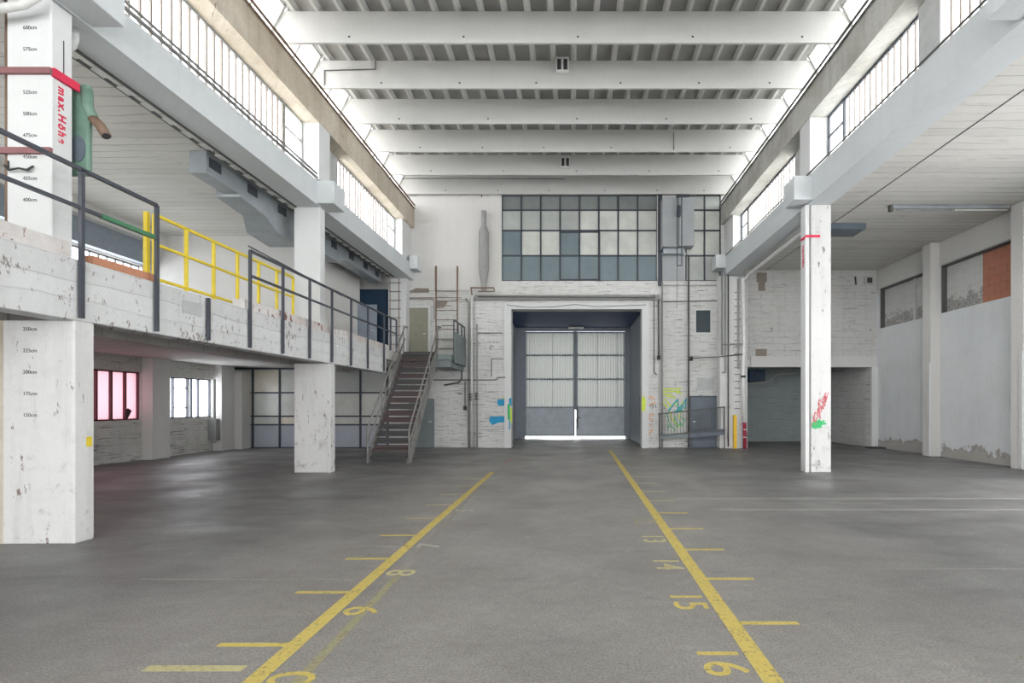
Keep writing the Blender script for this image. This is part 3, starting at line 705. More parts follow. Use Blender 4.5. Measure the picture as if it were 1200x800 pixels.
industrial_window('window_81', [X(q, FW) for q in (804, 826, 844.5)], ysw, 'narrow dusty steel window right of the hanging grey cabinet', lambda i, j: M['pane_b'] if j == 3 else M['pane_a'] if j else M['pane_b'])
struct('trim_12', bx(X(770,FW)+.035, X(776,FW), FW-.05, FW-.001, Z(335,FW), Z(226,FW)), M['frame'], 'dark upright strip at the right end of the wide window', 'trim')
bm = B(); box(bm, X(776,FW), X(803,FW)-.035, FW-.04, FW-.001, Z(329,FW), Z(299,FW))
o = obj('wall_panel', bm, M['cabinet'], None, base=(X(789,FW), FW-.02, Z(329,FW))); tag(o, 'grey sheet panel below the hanging cabinet', 'panel')
o = obj('ledge', bx(X(775,FW), X(803,FW), FW-.1, FW-.041, Z(299,FW), Z(297.3,FW)), M['whitepipe'], None, base=(X(789,FW), FW-.1, Z(297,FW))); tag(o, 'thin white ledge between hanging cabinet and panel', 'ledge')
# hanging cabinet
cb = thing('hoist_cabinet', 'tall grey sheet-metal cabinet hanging on the wall right of the wide window', 'cabinet', (X(795,19.4), 19.4, Z(290,19.4)))
bm = bevel(bx(X(776,19.3), X(795,19.3), 19.3, FW-.05, Z(289,19.3), Z(231,19.3)), .02); obj('left_door', bm, M['cabinet'], cb)
bm = bevel(bx(X(795.5,19.3), X(813.5,19.3), 19.3, FW-.05, Z(288,19.3), Z(231,19.3)), .02); obj('right_door', bm, M['cabinet'], cb)
obj('top_gear', bevel(bx(X(793,19.3), X(808,19.3), 19.32, 19.6, Z(231,19.3), Z(227.5,19.3)), .01), M['frame'], cb)
rb = B()
for px in (793.5, 799): tube(rb, [(X(px,19.2), 19.2, Z(228,19.2)), (X(px,19.2), 19.2, Z(311,19.2))], .018, 6)
tube(rb, [(X(793.5,19.2), 19.2, Z(311,19.2)), (X(799,19.2), 19.2, Z(311,19.2))], .018, 6)
obj('guide_rail', rb, M['frame'], cb)
obj('pulley', bevel(bx(X(794,19.2), X(798,19.2), 19.2, 19.29, Z(253,19.2), Z(240,19.2)), .02), M['frame'], cb)
obj('lower_box', bx(X(778,19.4), X(803,19.4), 19.5, FW-.05, Z(296,19.4), Z(289.5,19.4)), M['duct'], cb)
obj('pull_chain', tb([(X(793.5,19.2), 19.2, Z(311,19.2)), (X(793,19.2), 19.2, Z(361,19.2))], .009, 5), M['darkpipe'], cb)

# portal gate: two leaves
gate_Y = 24.95
def leaf(nm, px0, px1, mids, lab):
    t = thing(nm, None, None, (X(px0,gate_Y), gate_Y, .06)); t['kind'] = 'structure'; t['label'] = lab
    x0, x1 = X(px0, 25), X(px1, 25); z0, z1 = .12, DZ-.02
    fb = B()
    for q in (x0, x1-.07): box(fb, q, q+.07, gate_Y, gate_Y+.06, z0, z1)
    zr = [Z(q, 25) for q in (478, 445, 417)]
    for q in (z0, zr[0], zr[1], zr[2], z1-.08): box(fb, x0+.07, x1-.07, gate_Y, gate_Y+.06, q, q+.07)
    for q in mids: box(fb, X(q,25)-.012, X(q,25)+.012, gate_Y-.02, gate_Y, zr[0]+.07, z1-.08)
    obj('frame', fb, M['recess'], t)
    obj('lower_panel', bevel(bx(x0+.07, x1-.07, gate_Y+.01, gate_Y+.04, z0+.07, zr[0]), .005), M['gateblue'], t)
    for za, zb in ((zr[0]+.07, zr[1]), (zr[1]+.07, zr[2]), (zr[2]+.07, z1-.08)):
        bm = B(); n = int((x1-x0-.14)/.0125); prev = None
        for q in range(n+1):
            xx = x0+.07+(x1-x0-.14)*q/n; yy = gate_Y+.025+.02*math.sin(2*math.pi*xx/.125)
            cur = [bm.verts.new((xx, yy, za)), bm.verts.new((xx, yy, zb))]
            if prev: bm.faces.new((prev[0], cur[0], cur[1], prev[1]))
            prev = cur
        o = obj('corrugated_panel', bm, M['corrugated'], t)
    return t
leaf('door_1', 615, 673.6, (648,), 'left leaf of the corrugated gate at the back of the portal')
dr = leaf('door_2', 675, 733, (700, 723), 'right leaf of the corrugated gate at the back of the portal')
obj('centre_strip', bx(X(673,25), X(675.6,25), gate_Y+.061, gate_Y+.08, Z(480,25), DZ), M['recess'], dr)
obj('lock_bar', box(bx(X(676,25), X(677.5,25), gate_Y-.05, gate_Y-.001, .5, 1.6), X(675.5,25), X(680,25), gate_Y-.06, gate_Y-.001, 1.0, 1.05), M['darkpipe'], dr)
o = obj('gate_track_lamp', bevel(bx(X(666,25), X(684,25), 24.6, 24.9, 5.33, 5.40), .01), M['whitepipe'], None, base=(0, 24.7, 5.33)); tag(o, 'slim white fitting under the passage ceiling', 'lamp')

# other doors
def door(nm, x0, x1, z0, z1, Yf, m, lab, frame_m=None, handle=1):
    t = thing(nm, None, None, ((x0+x1)/2, Yf, z0)); t['kind'] = 'structure'; t['label'] = lab
    obj('leaf', bevel(bx(x0, x1, Yf-.05, Yf-.005, z0, z1), .006), m, t)
    if frame_m:
        fb = B(); box(fb, x0-.06, x0-.001, Yf-.06, Yf-.004, z0, z1+.06); box(fb, x1+.001, x1+.06, Yf-.06, Yf-.004, z0, z1+.06); box(fb, x0, x1, Yf-.06, Yf-.004, z1+.001, z1+.06)
        obj('door_frame', fb, frame_m, t)
    hx = x1-.09 if handle > 0 else x0+.09
    hb = tube(B(), [(hx, Yf-.05, z0+1.0), (hx, Yf-.10, z0+1.0), (hx-.11*handle, Yf-.10, z0+1.0)], .012, 6)
    obj('door_handle', hb, M['whitepipe'], t); return t
door('door_3', X(477,FW), X(502.5,FW), 3.381, Z(361,FW), FW-.03, M['doortan'], 'grey-olive door at the head of the stair', M['column_clean'])
door('door_4', -6.35, X(509,FW), 0, Z(467,FW), FW, M['doorgreen'], 'dark grey-green door beneath the stair landing', None)
door('door_5', X(809,FW), X(845,FW)-.07, .0, Z(465.5,FW), FW, M['doorblue'], 'blue-grey steel door right of the portal', M['frame'], -1)
t = door('door_6', X(417,18.9), X(442,18.9), 3.382, Z(357,18.9), 18.9, M['doorgrey'], 'light grey door leaf at the end of the gallery', None)
o = obj('sign_board', bevel(bx(X(817,FW), X(837,FW), FW-.02, FW-.001, Z(457,FW), Z(443,FW)), .003), M['panelgrey'], None, base=(X(827,FW), FW-.02, Z(457,FW))); tag(o, 'blank pale grey board on the wall above the blue-grey door', 'board')
t = thing('window_82', None, None, (X(824,FW), FW, Z(391,FW))); t['kind'] = 'structure'; t['label'] = 'small white-framed window right of the portal'
a, b, c_, d = X(814,FW), X(834,FW), Z(391,FW), Z(362,FW)
obj('pane', bx(a+.04, b-.04, FW+.03, FW+.04, c_+.04, d-.04), M['pane_dark'], t)
fb = B()
for q in ((a, a+.05, c_, d), (b-.05, b, c_, d), (a+.05, b-.05, c_, c_+.05), (a+.05, b-.05, d-.05, d)): box(fb, q[0], q[1], FW-.02, FW+.06, q[2], q[3])
obj('window_frame', fb, M['whitepipe'], t)

# ------------------------------------------------------------------ railings
RXp = -5.86
def railing(nm, lab, xr, posts, z_top, z_mid, m, zbot, r=.022, extra=None, y0=None, y1=None, cat='railing'):
    t = thing(nm, lab, cat, (xr, posts[0], zbot))
    y0 = posts[0] if y0 is None else y0; y1 = posts[-1] if y1 is None else y1
    for i, yy in enumerate(posts): obj('post', tb([(xr, yy, zbot), (xr, yy, z_top)], r, square=True), m, t)
    obj('top_rail', tb([(xr, y0, z_top), (xr, y1, z_top)], r, square=True), m, t)
    if isinstance(z_mid, (list, tuple)):
        for zz in z_mid: obj('mid_rail', tb([(xr, y0, zz), (xr, y1, zz)], r*.9, square=True), m, t)
    else: obj('mid_rail', tb([(xr, y0, z_mid), (xr, y1, z_mid)], r*.9, square=True), m, t)
    return t
r1 = railing('railing', 'dark grey steel railing on the gallery edge nearest the viewer', RXp, [4.0, 5.05, 6.10, 7.2], 4.45, 3.99, M['black'], 2.68)
obj('green_mid_rail', tb([(RXp, 6.35, 3.99), (RXp, 7.15, 3.99)], .026, square=True), M['greenrail'], r1, label='green wrapped length of mid rail')
obj('post', tb([(RXp, 8.22, 2.68), (RXp, 8.22, 3.36)], .022, square=True), M['black'], r1, label='cut-off post stub')
r2 = railing('railing', 'dark grey steel railing running along the far gallery edge to the stair', RXp, [9.28, 10.33, 11.38, 12.43, 13.5, 14.6, 15.85], 4.44, 3.99, M['black'], 2.68, y1=16.95)
obj('pipe_on_rail', tb([(RXp+.02, 9.2, 4.50), (RXp+.02, 12.9, 4.40)], .014, 6), M['black'], r2)
for yy, x2 in ((16.95, RXp), (16.4, RXp)): obj('post', tb([(x2, yy, 3.39), (x2, yy, 4.44)], .024, square=True), M['black'], r2)
YR = -6.55
ry = railing('railing', 'bright yellow railing on the gallery in front of the pale cross wall', YR, [8.0, 8.66, 9.32, 9.98, 10.65, 11.3, 11.96], 4.62, 4.16, M['yellow'], 3.381, .022)
obj('bottom_rail', tb([(YR, 8.0, 3.62), (YR, 11.96, 3.62)], .02, square=True), M['yellow'], ry)
obj('post', tb([(YR-.12, 8.0, 3.381), (YR-.12, 8.0, 4.66)], .03, square=True), M['yellow'], ry, label='thicker end post')

# ------------------------------------------------------------------ stair
st = thing('steel_stair', 'steep steel stair with worn reddish treads rising to the gallery', 'stair', (-5.2, 14.4, 0))
SX0_, SX1_ = -5.80, -4.66; SY0, SY1, SH = 14.45, 17.55, 3.38; NT = 17
random.seed(4)
tred = [plain('tread_steel_grey', S(78,77,77), .6, var=.35, scale=9), plain('tread_steel_red', S(86,72,71), .6, var=.35, scale=9)]
def slx(f): return -.06*f
for q in range(NT):
    f = (q+.5)/NT; yy = SY0+(SY1-SY0)*q/NT; zz = SH*(q+1)/NT
    bm = B(); dx = slx(f)
    box(bm, SX0_+.05+dx, SX1_-.05+dx, yy, yy+.21, zz-.035, zz-.001); box(bm, SX0_+.05+dx, SX1_-.05+dx, yy, yy+.02, zz-.075, zz-.036)
    box(bm, SX0_+.05+dx, SX1_-.05+dx, yy+.19, yy+.2, zz-.035, zz+.09)
    obj('tread', bm, tred[1] if q in (1, 5, 6, 8, 9, 12, 14, 15) else tred[0], st)
for s_, xx in (('l', SX0_), ('r', SX1_)):
    bm = B(); sx = -.06
    prism(bm, [(SY0-.1, 0), (SY0+.2, 0), (SY1+.05, SH-.28), (SY1+.05, SH), (SY1-.15, SH)], 'x', xx-.025, xx+.025)
    for v in bm.verts: v.co.x += sx*v.co.z/SH
    obj('stringer', bm, M['steelgrey'], st)
for xx in (SX0_+.035, SX1_+.06):
    for hh, nm in ((.98, 'handrail'), (.55, 'mid_rail')):
        top = SY1+.15
        pts = [(xx, SY0-.12, .03), (xx, SY0-.12, hh), (xx-.06, top, SH+hh), (xx-.06, top+.3, SH+hh)] if nm == 'handrail' else [(xx, SY0-.1, hh), (xx-.06, top, SH+hh)]
        obj(nm, tb(pts, .024, 8), M['steelgrey'], st, True)
    for f in (.33, .66, 1.0):
        yy = SY0+(SY1-SY0)*f; obj('post', tb([(xx-.06*f, yy, SH*f-.1), (xx-.06*f, yy, SH*f+.98)], .02, 8), M['steelgrey'], st, True)

# landing platform
struct('floor_landing', box(bx(-5.899, -4.20, 17.6, FW-.04, 3.20, 3.38), -4.9, -4.24, 17.7, FW-.04, 2.95, 3.199), M['doorgreen'], 'grey steel stair landing in front of the end wall', 'floor')
lr = thing('landing_railing', 'dark railing with a solid grey panel at the right of the stair landing', 'railing', (-4.2, 17.95, 3.2))
for yy in (17.95, 18.6, 19.2, 19.72): obj('post', tb([(-4.19, yy, 3.1), (-4.19, yy, 4.62)], .02, square=True), M['black'], lr)
obj('top_rail', tb([(-4.19, 17.95, 4.62), (-4.19, 19.72, 4.62)], .022, square=True), M['black'], lr)
obj('side_panel', bx(-4.165, -4.15, 17.9, 19.75, 3.12, 4.2), M['doorgreen'], lr)
obj('front_rail', tb([(-4.62, 17.95, 4.42), (-4.21, 17.95, 4.42)], .02), M['steelgrey'], lr)
obj('front_rail', tb([(-4.62, 17.95, 3.9), (-4.21, 17.95, 3.9)], .02), M['steelgrey'], lr)
bk = B(); prism(bk, [(-4.75, 2.94), (-4.2, 3.19), (-4.9, 3.19)], 'y', 18.2, 18.26)
o = obj('bracket', bk, M['darkpipe'], None, base=(-4.6, 19, 2.4)); tag(o, 'dark triangular bracket under the stair landing', 'bracket')
o = obj('pipe', tb([(-4.95, 19.6, 2.4), (-4.4, 19.6, 2.5), (-4.28, 19.6, 2.65), (-4.28, 19.6, 3.19)], .03, 6), M['darkpipe'], None, True, base=(-4.6, 19.6, 2.4)); tag(o, 'bent dark pipe below the stair landing', 'pipe')

# steel ladder above the landing
ld = thing('wall_ladder', 'thin steel ladder with looped handles right of the upstairs door', 'ladder', (-4.9, 19.6, 3.4))
xa, xb = X(511, 19.6), X(536, 19.6)
for xx in (xa, xb):
    obj('side_rail', tb([(xx, 19.6, 3.39), (xx, 19.6, Z(312,19.6)), (xx+.05, 19.3, Z(315,19.3)), (xx+.06, 19.3, Z(341,19.3)), (xx, 19.58, Z(341,19.5))], .018, 6), M['nozzle'], ld)
for q in range(8):
    zz = Z(341+11.2*q, 19.6)
    if zz > 3.45: obj('rung', tb([(xa, 19.6, zz), (xb, 19.6, zz)], .014, 6), M['nozzle'], ld)
# cable ladder on left pier
cl = thing('cable_ladder', 'narrow cable ladder climbing the pale pier left of the upstairs door', 'cable ladder', (-6.7, 19.28, 3.4))
xa, xb = X(457, 19.28), X(467.5, 19.28)
for xx in (xa, xb): obj('side_rail', tb([(xx, 19.28, 3.39), (xx, 19.28, 6.4)], .014, 6), M['nozzle'], cl)
for q in range(9): obj('rung', tb([(xa-.03, 19.27, 3.6+.33*q), (xb+.08, 19.27, 3.6+.33*q)], .012, 6), M['nozzle'], cl)

# ------------------------------------------------------------------ ducts on the left
def duct(lab, secs, outs, Yn):
    t = thing('air_duct', lab, 'duct', (-7.3, Yn, 6.1))
    bm = B()
    for a, b in zip(secs, secs[1:]):
        def q(s): return [(s[1], s[0], s[3]), (s[2], s[0], s[3]), (s[2], s[0], s[4]), (s[1], s[0], s[4])]
        hexa(bm, q(a), q(b))
    obj('duct_body', bm, M['duct'], t)
    for yy in outs:
        xx = -7.1; g = obj('outlet', bx(xx, xx+.012, yy, yy+.34, 6.28, 6.47), M['grille'], t)
    for yy in (Yn+.5, secs[-1][0]-.5): obj('hanger', tb([(-7.3, yy, secs[0][4]), (-7.3, yy, 6.799)], .012, 5), M['darkpipe'], t)
    return t
duct('long galvanised air duct hanging under the left ceiling, nearer of the two',
     [(9.9, -7.43, -7.1, 6.13, 6.56), (10.9, -7.43, -7.1, 6.13, 6.56), (10.91, -7.62, -7.1, 6.08, 6.56), (11.8, -7.62, -7.1, 6.0, 6.56), (12.3, -7.85, -7.1, 5.78, 6.56), (13.3, -7.9, -7.1, 5.74, 6.56), (13.5, -7.6, -7.1, 5.9, 6.56)], (9.97, 11.15, 12.3), 9.9)
duct('galvanised air duct beyond the second column, farther of the two',
     [(14.0, -7.5, -7.1, 5.95, 6.56), (15.5, -7.5, -7.1, 5.95, 6.56), (15.9, -7.5, -7.1, 6.15, 6.56), (16.6, -7.5, -7.1, 6.15, 6.56), (18.9, -7.5, -7.1, 6.15, 6.56)], (15.0, 16.2, 17.3, 18.3), 14.0)
ct = thing('cable_tray', 'perforated cable tray along the underside of the left beam', 'cable tray', (-6.85, 5, 6.5))
bm = B()
for xx in (-6.90, -6.73): box(bm, xx-.010, xx+.010, 3, 19.2, 6.425, 6.47)
obj('side_channel', bm, M['darkpipe'], ct)
yy = 3.1
while yy < 19.1: obj('slat', bx(-6.889, -6.741, yy, yy+.2, 6.43, 6.445), M['whitepipe'], ct); yy += .42

# green extractor by the near column
gx = thing('extractor_unit', 'green fume extractor with brown nozzle behind the nearest column', 'machine', (-6.3, 6.9, 3.39))
bm = bevel(bx(-6.46, -6.06, 6.39, 6.47, 4.52, 5.66), .02); obj('housing', bm, M['green'], gx)
bm = B(); Mx = Matrix.Translation((-6.175, 6.38, 4.84)) @ Matrix.Diagonal((.53, 1, 1, 1)) @ Matrix.Rotation(math.pi/2, 4, 'X')
bmesh.ops.create_cone(bm, cap_ends=True, segments=28, radius1=.165, radius2=.165, depth=.018, matrix=Mx)
obj('round_port', bm, M['doorblue'], gx)
obj('support_bracket', tb([(-6.4, 6.43, 3.385), (-6.4, 6.43, 4.515)], .03, 8), M['darkpipe'], gx)
obj('elbow', tb([(-6.11, 6.43, 5.6), (-6.10, 6.43, 5.38), (-6.03, 6.43, 5.24)], .06, 12), M['green'], gx, True)
obj('nozzle', tb([(-6.04, 6.43, 5.25), (-5.93, 6.42, 5.14), (-5.84, 6.40, 5.01)], .055, 12), M['nozzle'], gx, True)
obj('nozzle_mouth', tb([(-5.842, 6.40, 5.013), (-5.833, 6.398, 5.0)], .042, 12), M['ink'], gx)
# pipes at top left
o = obj('pipe', tb([(-7.6, 5.86, 6.13), (-6.7, 5.86, 6.16), (-6.3, 5.86, 6.22), (-6.08, 5.86, 6.36)], .045, 10), M['whitepipe'], None, True, base=(-7, 5.9, 6.27)); tag(o, 'whitish pipe crossing the top of the nearest column', 'pipe')
o = obj('pipe_elbow', tb([(-6.62, 6.55, 6.22), (-6.48, 6.55, 6.20), (-6.42, 6.55, 6.24), (-6.39, 6.55, 6.32), (-6.39, 6.55, 6.449)], .05, 10), M['column_clean'], None, True, base=(-6.4, 6.55, 6.2)); tag(o, 'bent white downpipe under the beam just behind the nearest column', 'pipe')

# ------------------------------------------------------------------ end wall fittings
sx = X(567, 19.6); YS = 19.58
bm = B(); prof = [(247, 3), (264, 3), (272, 6), (316, 6), (334, 3), (341, 3)]
prev = None
for py, hw in prof:
    zz = Z(py, YS); h_ = hw*YS/600; n = 12
    ring = [bm.verts.new((sx+h_*math.cos(2*math.pi*q/n), YS+min(h_, .18)*math.sin(2*math.pi*q/n), zz)) for q in range(n)]
    if prev:
        for q in range(n): bm.faces.new((prev[q], prev[(q+1)%n], ring[(q+1)%n], ring[q]))
    else: bm.faces.new(ring)
    prev = ring
bm.faces.new(prev)
o = obj('exhaust_silencer', bm, M['silencer'], None, base=(sx, YS, Z(341,YS))); tag(o, 'grey bottle-shaped silencer on the plaster left of the wide window', 'silencer')
bm = B(); tube(bm, [(X(552,19.4), 19.6, Z(346,19.6)), (X(552,19.4), 19.4, Z(337,19.4)), (X(579,19.4), 19.4, Z(337,19.4))], .025, 6); tube(bm, [(X(579,19.4), 19.4, Z(337,19.4)), (X(579,19.4), 19.45, Z(341,19.4)), (X(560,19.4), 19.45, Z(341,19.4))], .02, 6)
o = obj('bracket', bm, M['nozzle'], None, base=(X(565,19.4), 19.4, 6)); tag(o, 'brown bracket below the bottle-shaped silencer', 'bracket')
o = obj('hook', tb([(X(564.5,19.7), 19.7, Z(220,19.7)), (X(564.5,19.7), 19.7, Z(231,19.7))], .015, 6), M['ink'], None, base=(X(564.5,19.7), 19.7, Z(231,19.7))); tag(o, 'small dark hook above the bottle-shaped silencer', 'hook')
def wp(lab, pts, Yp, r, m, name='pipe'):
    p3 = [(X(a, Yp), Yp, max(Z(b, Yp), .0)) for a, b in pts]
    o = obj(name, tb(p3, r, 8), M[m], None, True, base=p3[-1]); tag(o, lab, 'cable' if name == 'cable' else 'pipe')
    return o
wp('grey pipe left of the portal surround, leftmost of three uprights', [(546, 350), (549.5, 354), (549.5, 524)], 19.72, .045, 'greypipe')
wp('pale pipe at the left corner of the portal surround, middle of three uprights', [(553, 346), (553, 524)], 19.55, .04, 'whitepipe')
wp('thin grey pipe on the portal surround, right of the pale corner pipe', [(559, 380), (559, 524)], 19.52, .03, 'greypipe')
wp('dark pipe running across the wall at the foot of the landing', [(508, 445), (581, 445), (584, 442), (592, 442)], 19.55, .02, 'darkpipe')
wp('dark pipe stub crossing the portal surround at door-head height', [(559, 390), (589, 390)], 19.58, .018, 'darkpipe')
wp('dark angled conduit low on the left portal surround', [(590, 420.5), (576, 420.5), (576, 441)], 19.59, .014, 'darkpipe')
wp('short dark conduit with junction box left of the corner pipes', [(545, 447), (545, 480)], 19.74, .018, 'darkpipe')
wp('grey conduit crossing under the ledge above the portal', [(560, 347.5), (768, 348.5)], 19.45, .02, 'darkpipe')
wp('sagging thin cable across the head of the portal', [(594, 357), (620, 360), (650, 359), (674, 356.5), (700, 359), (757, 357)], 19.5, .01, 'darkpipe', 'cable')
wp('long grey conduit above the upstairs door', [(480, 350), (507, 350), (509, 354), (509, 374)], 19.74, .014, 'nozzle')
wp('short dark conduit between the ladder and the pier', [(480, 348.5), (541, 348.5)], 19.75, .010, 'nozzle')
wp('dark upright pipe at the right of the portal ending in a box', [(771.5, 350), (772, 418)], 19.55, .03, 'darkpipe')
wp('thin grey conduit on the right portal surround', [(766.5, 345), (766.5, 436), (770, 439)], 19.57, .018, 'darkpipe')
wp('pale upright pipe right of the portal surround', [(776, 330), (776, 524)], 19.7, .035, 'greypipe')
wp('dark upright pipe between portal and blue-grey door', [(807, 300), (807, 524)], 19.7, .035, 'darkpipe')
wp('dark conduit crossing below the hanging cabinet', [(775, 353.5), (844, 352)], 19.72, .018, 'darkpipe')
wp('thin conduit crossing just below the narrow steel window', [(775, 334), (844, 334)], 19.74, .014, 'greypipe')
wp('dark conduit crossing beside the small window', [(809, 419.5), (842, 418), (870, 415)], 19.3, .022, 'darkpipe')
wp('thick grey pipe on the white pier, leftmost of three', [(846, 318), (846, 416)], 19.27, .04, 'greypipe')
wp('dark full-height pipe on the white pier', [(853.5, 318), (853.5, 523)], 19.29, .025, 'darkpipe')
wp('pale grey pipe on the white pier beside the dark one', [(850, 316), (850, 436), (846, 436)], 19.29, .025, 'greypipe')
wp('pale crosspipe bridging the white pier', [(846, 403), (873, 403)], 19.22, .03, 'greypipe')
for (a, b, Yp, lab) in ((545, 478, 19.7, 'small black junction box on the whitewash left of the corner pipes'), (772, 419, 19.5, 'small black switch box at the right of the portal'), (810, 420, 19.66, 'small black box on the conduit beside the small window'),):
    o = obj('junction_box', bevel(bx(X(a,Yp)-.06, X(a,Yp)+.06, Yp-.04, Yp+.04, Z(b,Yp)-.08, Z(b,Yp)+.08), .01), M['ink'], None, base=(X(a,Yp), Yp, Z(b,Yp))); tag(o, lab, 'junction box')
for (a, b, lab) in ((551, 465, 'valve cluster on the corner pipes, left one'), (558.5, 464, 'valve cluster on the corner pipes, right one')):
    bm = B(); cx, cz = X(a, 19.48), Z(b, 19.48)
    for q in range(3): box(bm, cx-.07, cx+.07, 19.42, 19.5, cz-.12+.1*q, cz-.08+.1*q)
    tube(bm, [(cx, 19.4, cz-.14), (cx, 19.4, cz+.14)], .025, 6)
    o = obj('valve', bm, M['darkpipe'], None, base=(cx, 19.45, cz)); tag(o, lab, 'valve')
# ring of old hook on surround
bm = B(); pts = [(X(576,19.59)+.07*math.cos(q*math.pi/5), 19.59, Z(407,19.59)+.08*math.sin(q*math.pi/5)) for q in range(9)]
tube(bm, pts, .01, 5); o = obj('wall_ring', bm, M['ink'], None, base=(X(576,19.59), 19.59, Z(407,19.59))); tag(o, 'small dark ring fixed to the left portal surround', 'ring')
# bare brown patch above upstairs door
bm = B(); prism(bm, [(X(476,FW), Z(343,FW)), (X(478,FW), Z(334,FW)), (X(481,FW), Z(341,FW)), (X(488,FW), Z(337.5,FW)), (X(503,FW), Z(338,FW)), (X(503,FW), Z(343,FW))], 'y', FW-.035, FW-.031)
wf2 = bpy.data.objects['wall_far_plaster']
obj('bare_patch', bm, M['brownpatch'], wf2, label='bare brown plaster patch')
bm = B(); prism(bm, [(X(511,FW), Z(353,FW)), (X(525,FW), Z(353,FW)), (X(521,FW), Z(360,FW)), (X(512,FW), Z(361,FW))], 'y', FW-.012, FW-.001)
obj('bare_patch', bm, M['brownpatch'], wf, label='bare brown plaster patch')
# height marks on the right pier
for q in range(18): obj('height_mark', bx(X(860.5,19.35), X(867.5,19.35), 19.342, 19.349, 1.5+.258*q-.012, 1.5+.258*q+.012), M['ink'], pr)
obj('cable_strip', bx(X(863.5,19.35), X(866.5,19.35), 19.335, 19.341, 3.0, 6.4), M['greypipe'], pr)
o = obj('guard_bar', bevel(bx(X(859.5,19.28), X(863.2,19.28), 19.24, 19.33, 0, Z(486,19.28)), .012), M['yellowbar'], None, base=(X(861,19.28), 19.28, .06)); tag(o, 'yellow upright guard bar at the foot of the white pier', 'bar')
# white downpipe with red foot running up and along the right beam
dp = thing('downpipe', 'white downpipe with red foot at the low bay, bending along the right beam', 'pipe', (6.55, 19.25, 0))
Yd = 19.2
obj('pipe_run', tb([(X(872.5,Yd), Yd, Z(495,Yd)), (X(871,Yd), Yd, Z(440,Yd)), (X(872,Yd), Yd, Z(400,Yd)), (X(871.5,Yd), Yd, Z(325,Yd)), (6.42, 19.0, 6.34), (6.40, 18.6, 6.42), (6.34, 13.5, 6.42), (6.34, 12.9, 6.3)], .055, 10), M['brightpipe'], dp, True)
obj('red_foot', tb([(X(873,Yd), Yd, .0), (X(872.5,Yd), Yd, Z(495,Yd))], .07, 10), M['darkred'], dp, True, label='dark red pipe foot')
for zz in (Z(503,Yd), Z(512,Yd)): obj('white_band', tb([(X(872.8,Yd), Yd, zz-.02), (X(872.8,Yd), Yd, zz+.02)], .074, 10), M['whitepipe'], dp)
obj('pipe_clip', bx(X(871,Yd)-.07, X(871,Yd)+.07, Yd-.06, Yd+.06, Z(441,Yd)-.04, Z(441,Yd)+.04), M['ink'], dp)
# folding barrier leaning by the door
fbr = thing('barrier_gate', 'low slanted steel barrier with thin bars in front of the blue-grey door', 'barrier', (X(810,19.1), 19.1, 0))
Yb = 19.05
obj('top_rail', tb([(X(771,Yb), Yb, Z(485,Yb)), (X(850,Yb), Yb, Z(476.5,Yb))], .022, 6), M['darkpipe'], fbr)
obj('bottom_rail', tb([(X(772,Yb), Yb, Z(510,Yb)), (X(850,Yb), Yb, Z(504,Yb))], .018, 6), M['darkpipe'], fbr)
bb = B()
for q in range(22):
    f = q/21; xx = X(772+f*76, Yb); tube(bb, [(xx, Yb+.01, Z(510-6*f, Yb)), (xx, Yb+.01, Z(485-8*f, Yb))], .010, 4)
obj('thin_bars', bb, M['darkpipe'], fbr)
bm = B(); prism(bm, [(X(773,Yb), Z(514,Yb)), (X(807,Yb), Z(513,Yb)), (X(807,Yb), Z(506,Yb)), (X(773,Yb), Z(509.5,Yb))], 'y', Yb+.02, Yb+.05); obj('kick_board', bm, M['doorgreen'], fbr)
bm = B(); prism(bm, [(X(808,Yb), Z(513,Yb)), (X(850,Yb), Z(509,Yb)), (X(850,Yb), Z(502,Yb)), (X(808,Yb), Z(506,Yb))], 'y', Yb+.02, Yb+.05); obj('kick_board', bm, M['doorblue'], fbr)
for px in (773, 808, 849): obj('foot_post', tb([(X(px,Yb), Yb, 0), (X(px,Yb), Yb, Z(484-(px-771)*.1,Yb))], .022, 6), M['darkpipe'], fbr)
# wall rail fixing for barrier, switch boxes in passage
for (xx, lab) in ((PX0-.449, 'black box on the left side of the portal passage'), (PX1+.149, 'dark box on the right side of the portal passage')):
    s_ = .06 if xx < 0 else -.06
    o = obj('wall_box', bevel(bx(xx+.001*(1 if s_>0 else -1), xx+s_, 20.7, 20.95, 1.2, 2.0), .008), M['grille'], None, base=(xx, 20.8, 1.2)); tag(o, lab, 'box')
# low bay: heater + pipes
ht = thing('unit_heater', 'dark box heater hanging in the shade of the low bay', 'heater', (7.9, 21.8, 2.4))
obj('casing', bevel(bx(X(878,21.8), X(897,21.8), 21.8, 22.4, Z(447,21.8), Z(433,21.8)), .02), M['navy'], ht)
hb = B()
for q in range(5): box(hb, X(880,21.8), X(895,21.8), 21.78, 21.8, Z(446,21.8)+.09*q, Z(446,21.8)+.09*q+.03)
obj('louvres', hb, M['grille'], ht)
obj('hanger', tb([(X(888,22), 22, Z(433,22)), (X(888,22), 22, 3.299)], .02, 6), M['darkpipe'], ht)
o = obj('pipe', tb([(7.0, 21.5, 2.45), (X(895,21.5), 21.5, Z(447,21.5)), (X(901,21.5), 21.5, Z(446,21.5)), (X(908,21.5), 21.5, Z(439,21.5)), (X(945,21.5), 21.5, Z(435.5,21.5)), (11.4, 21.5, 3.1)], .035, 8), M['greypipe'], None, True, base=(9, 21.5, 2.6)); tag(o, 'cranked grey pipe under the ceiling of the low bay', 'pipe')
o = obj('floor_mat', bx(X(1018,19.4), X(1036,19.4), 19.2, 19.65, 0.001, .05), M['ink'], None, base=(11.5, 19.4, 0.001)); tag(o, 'dark slab lying at the right corner of the low bay', 'slab')
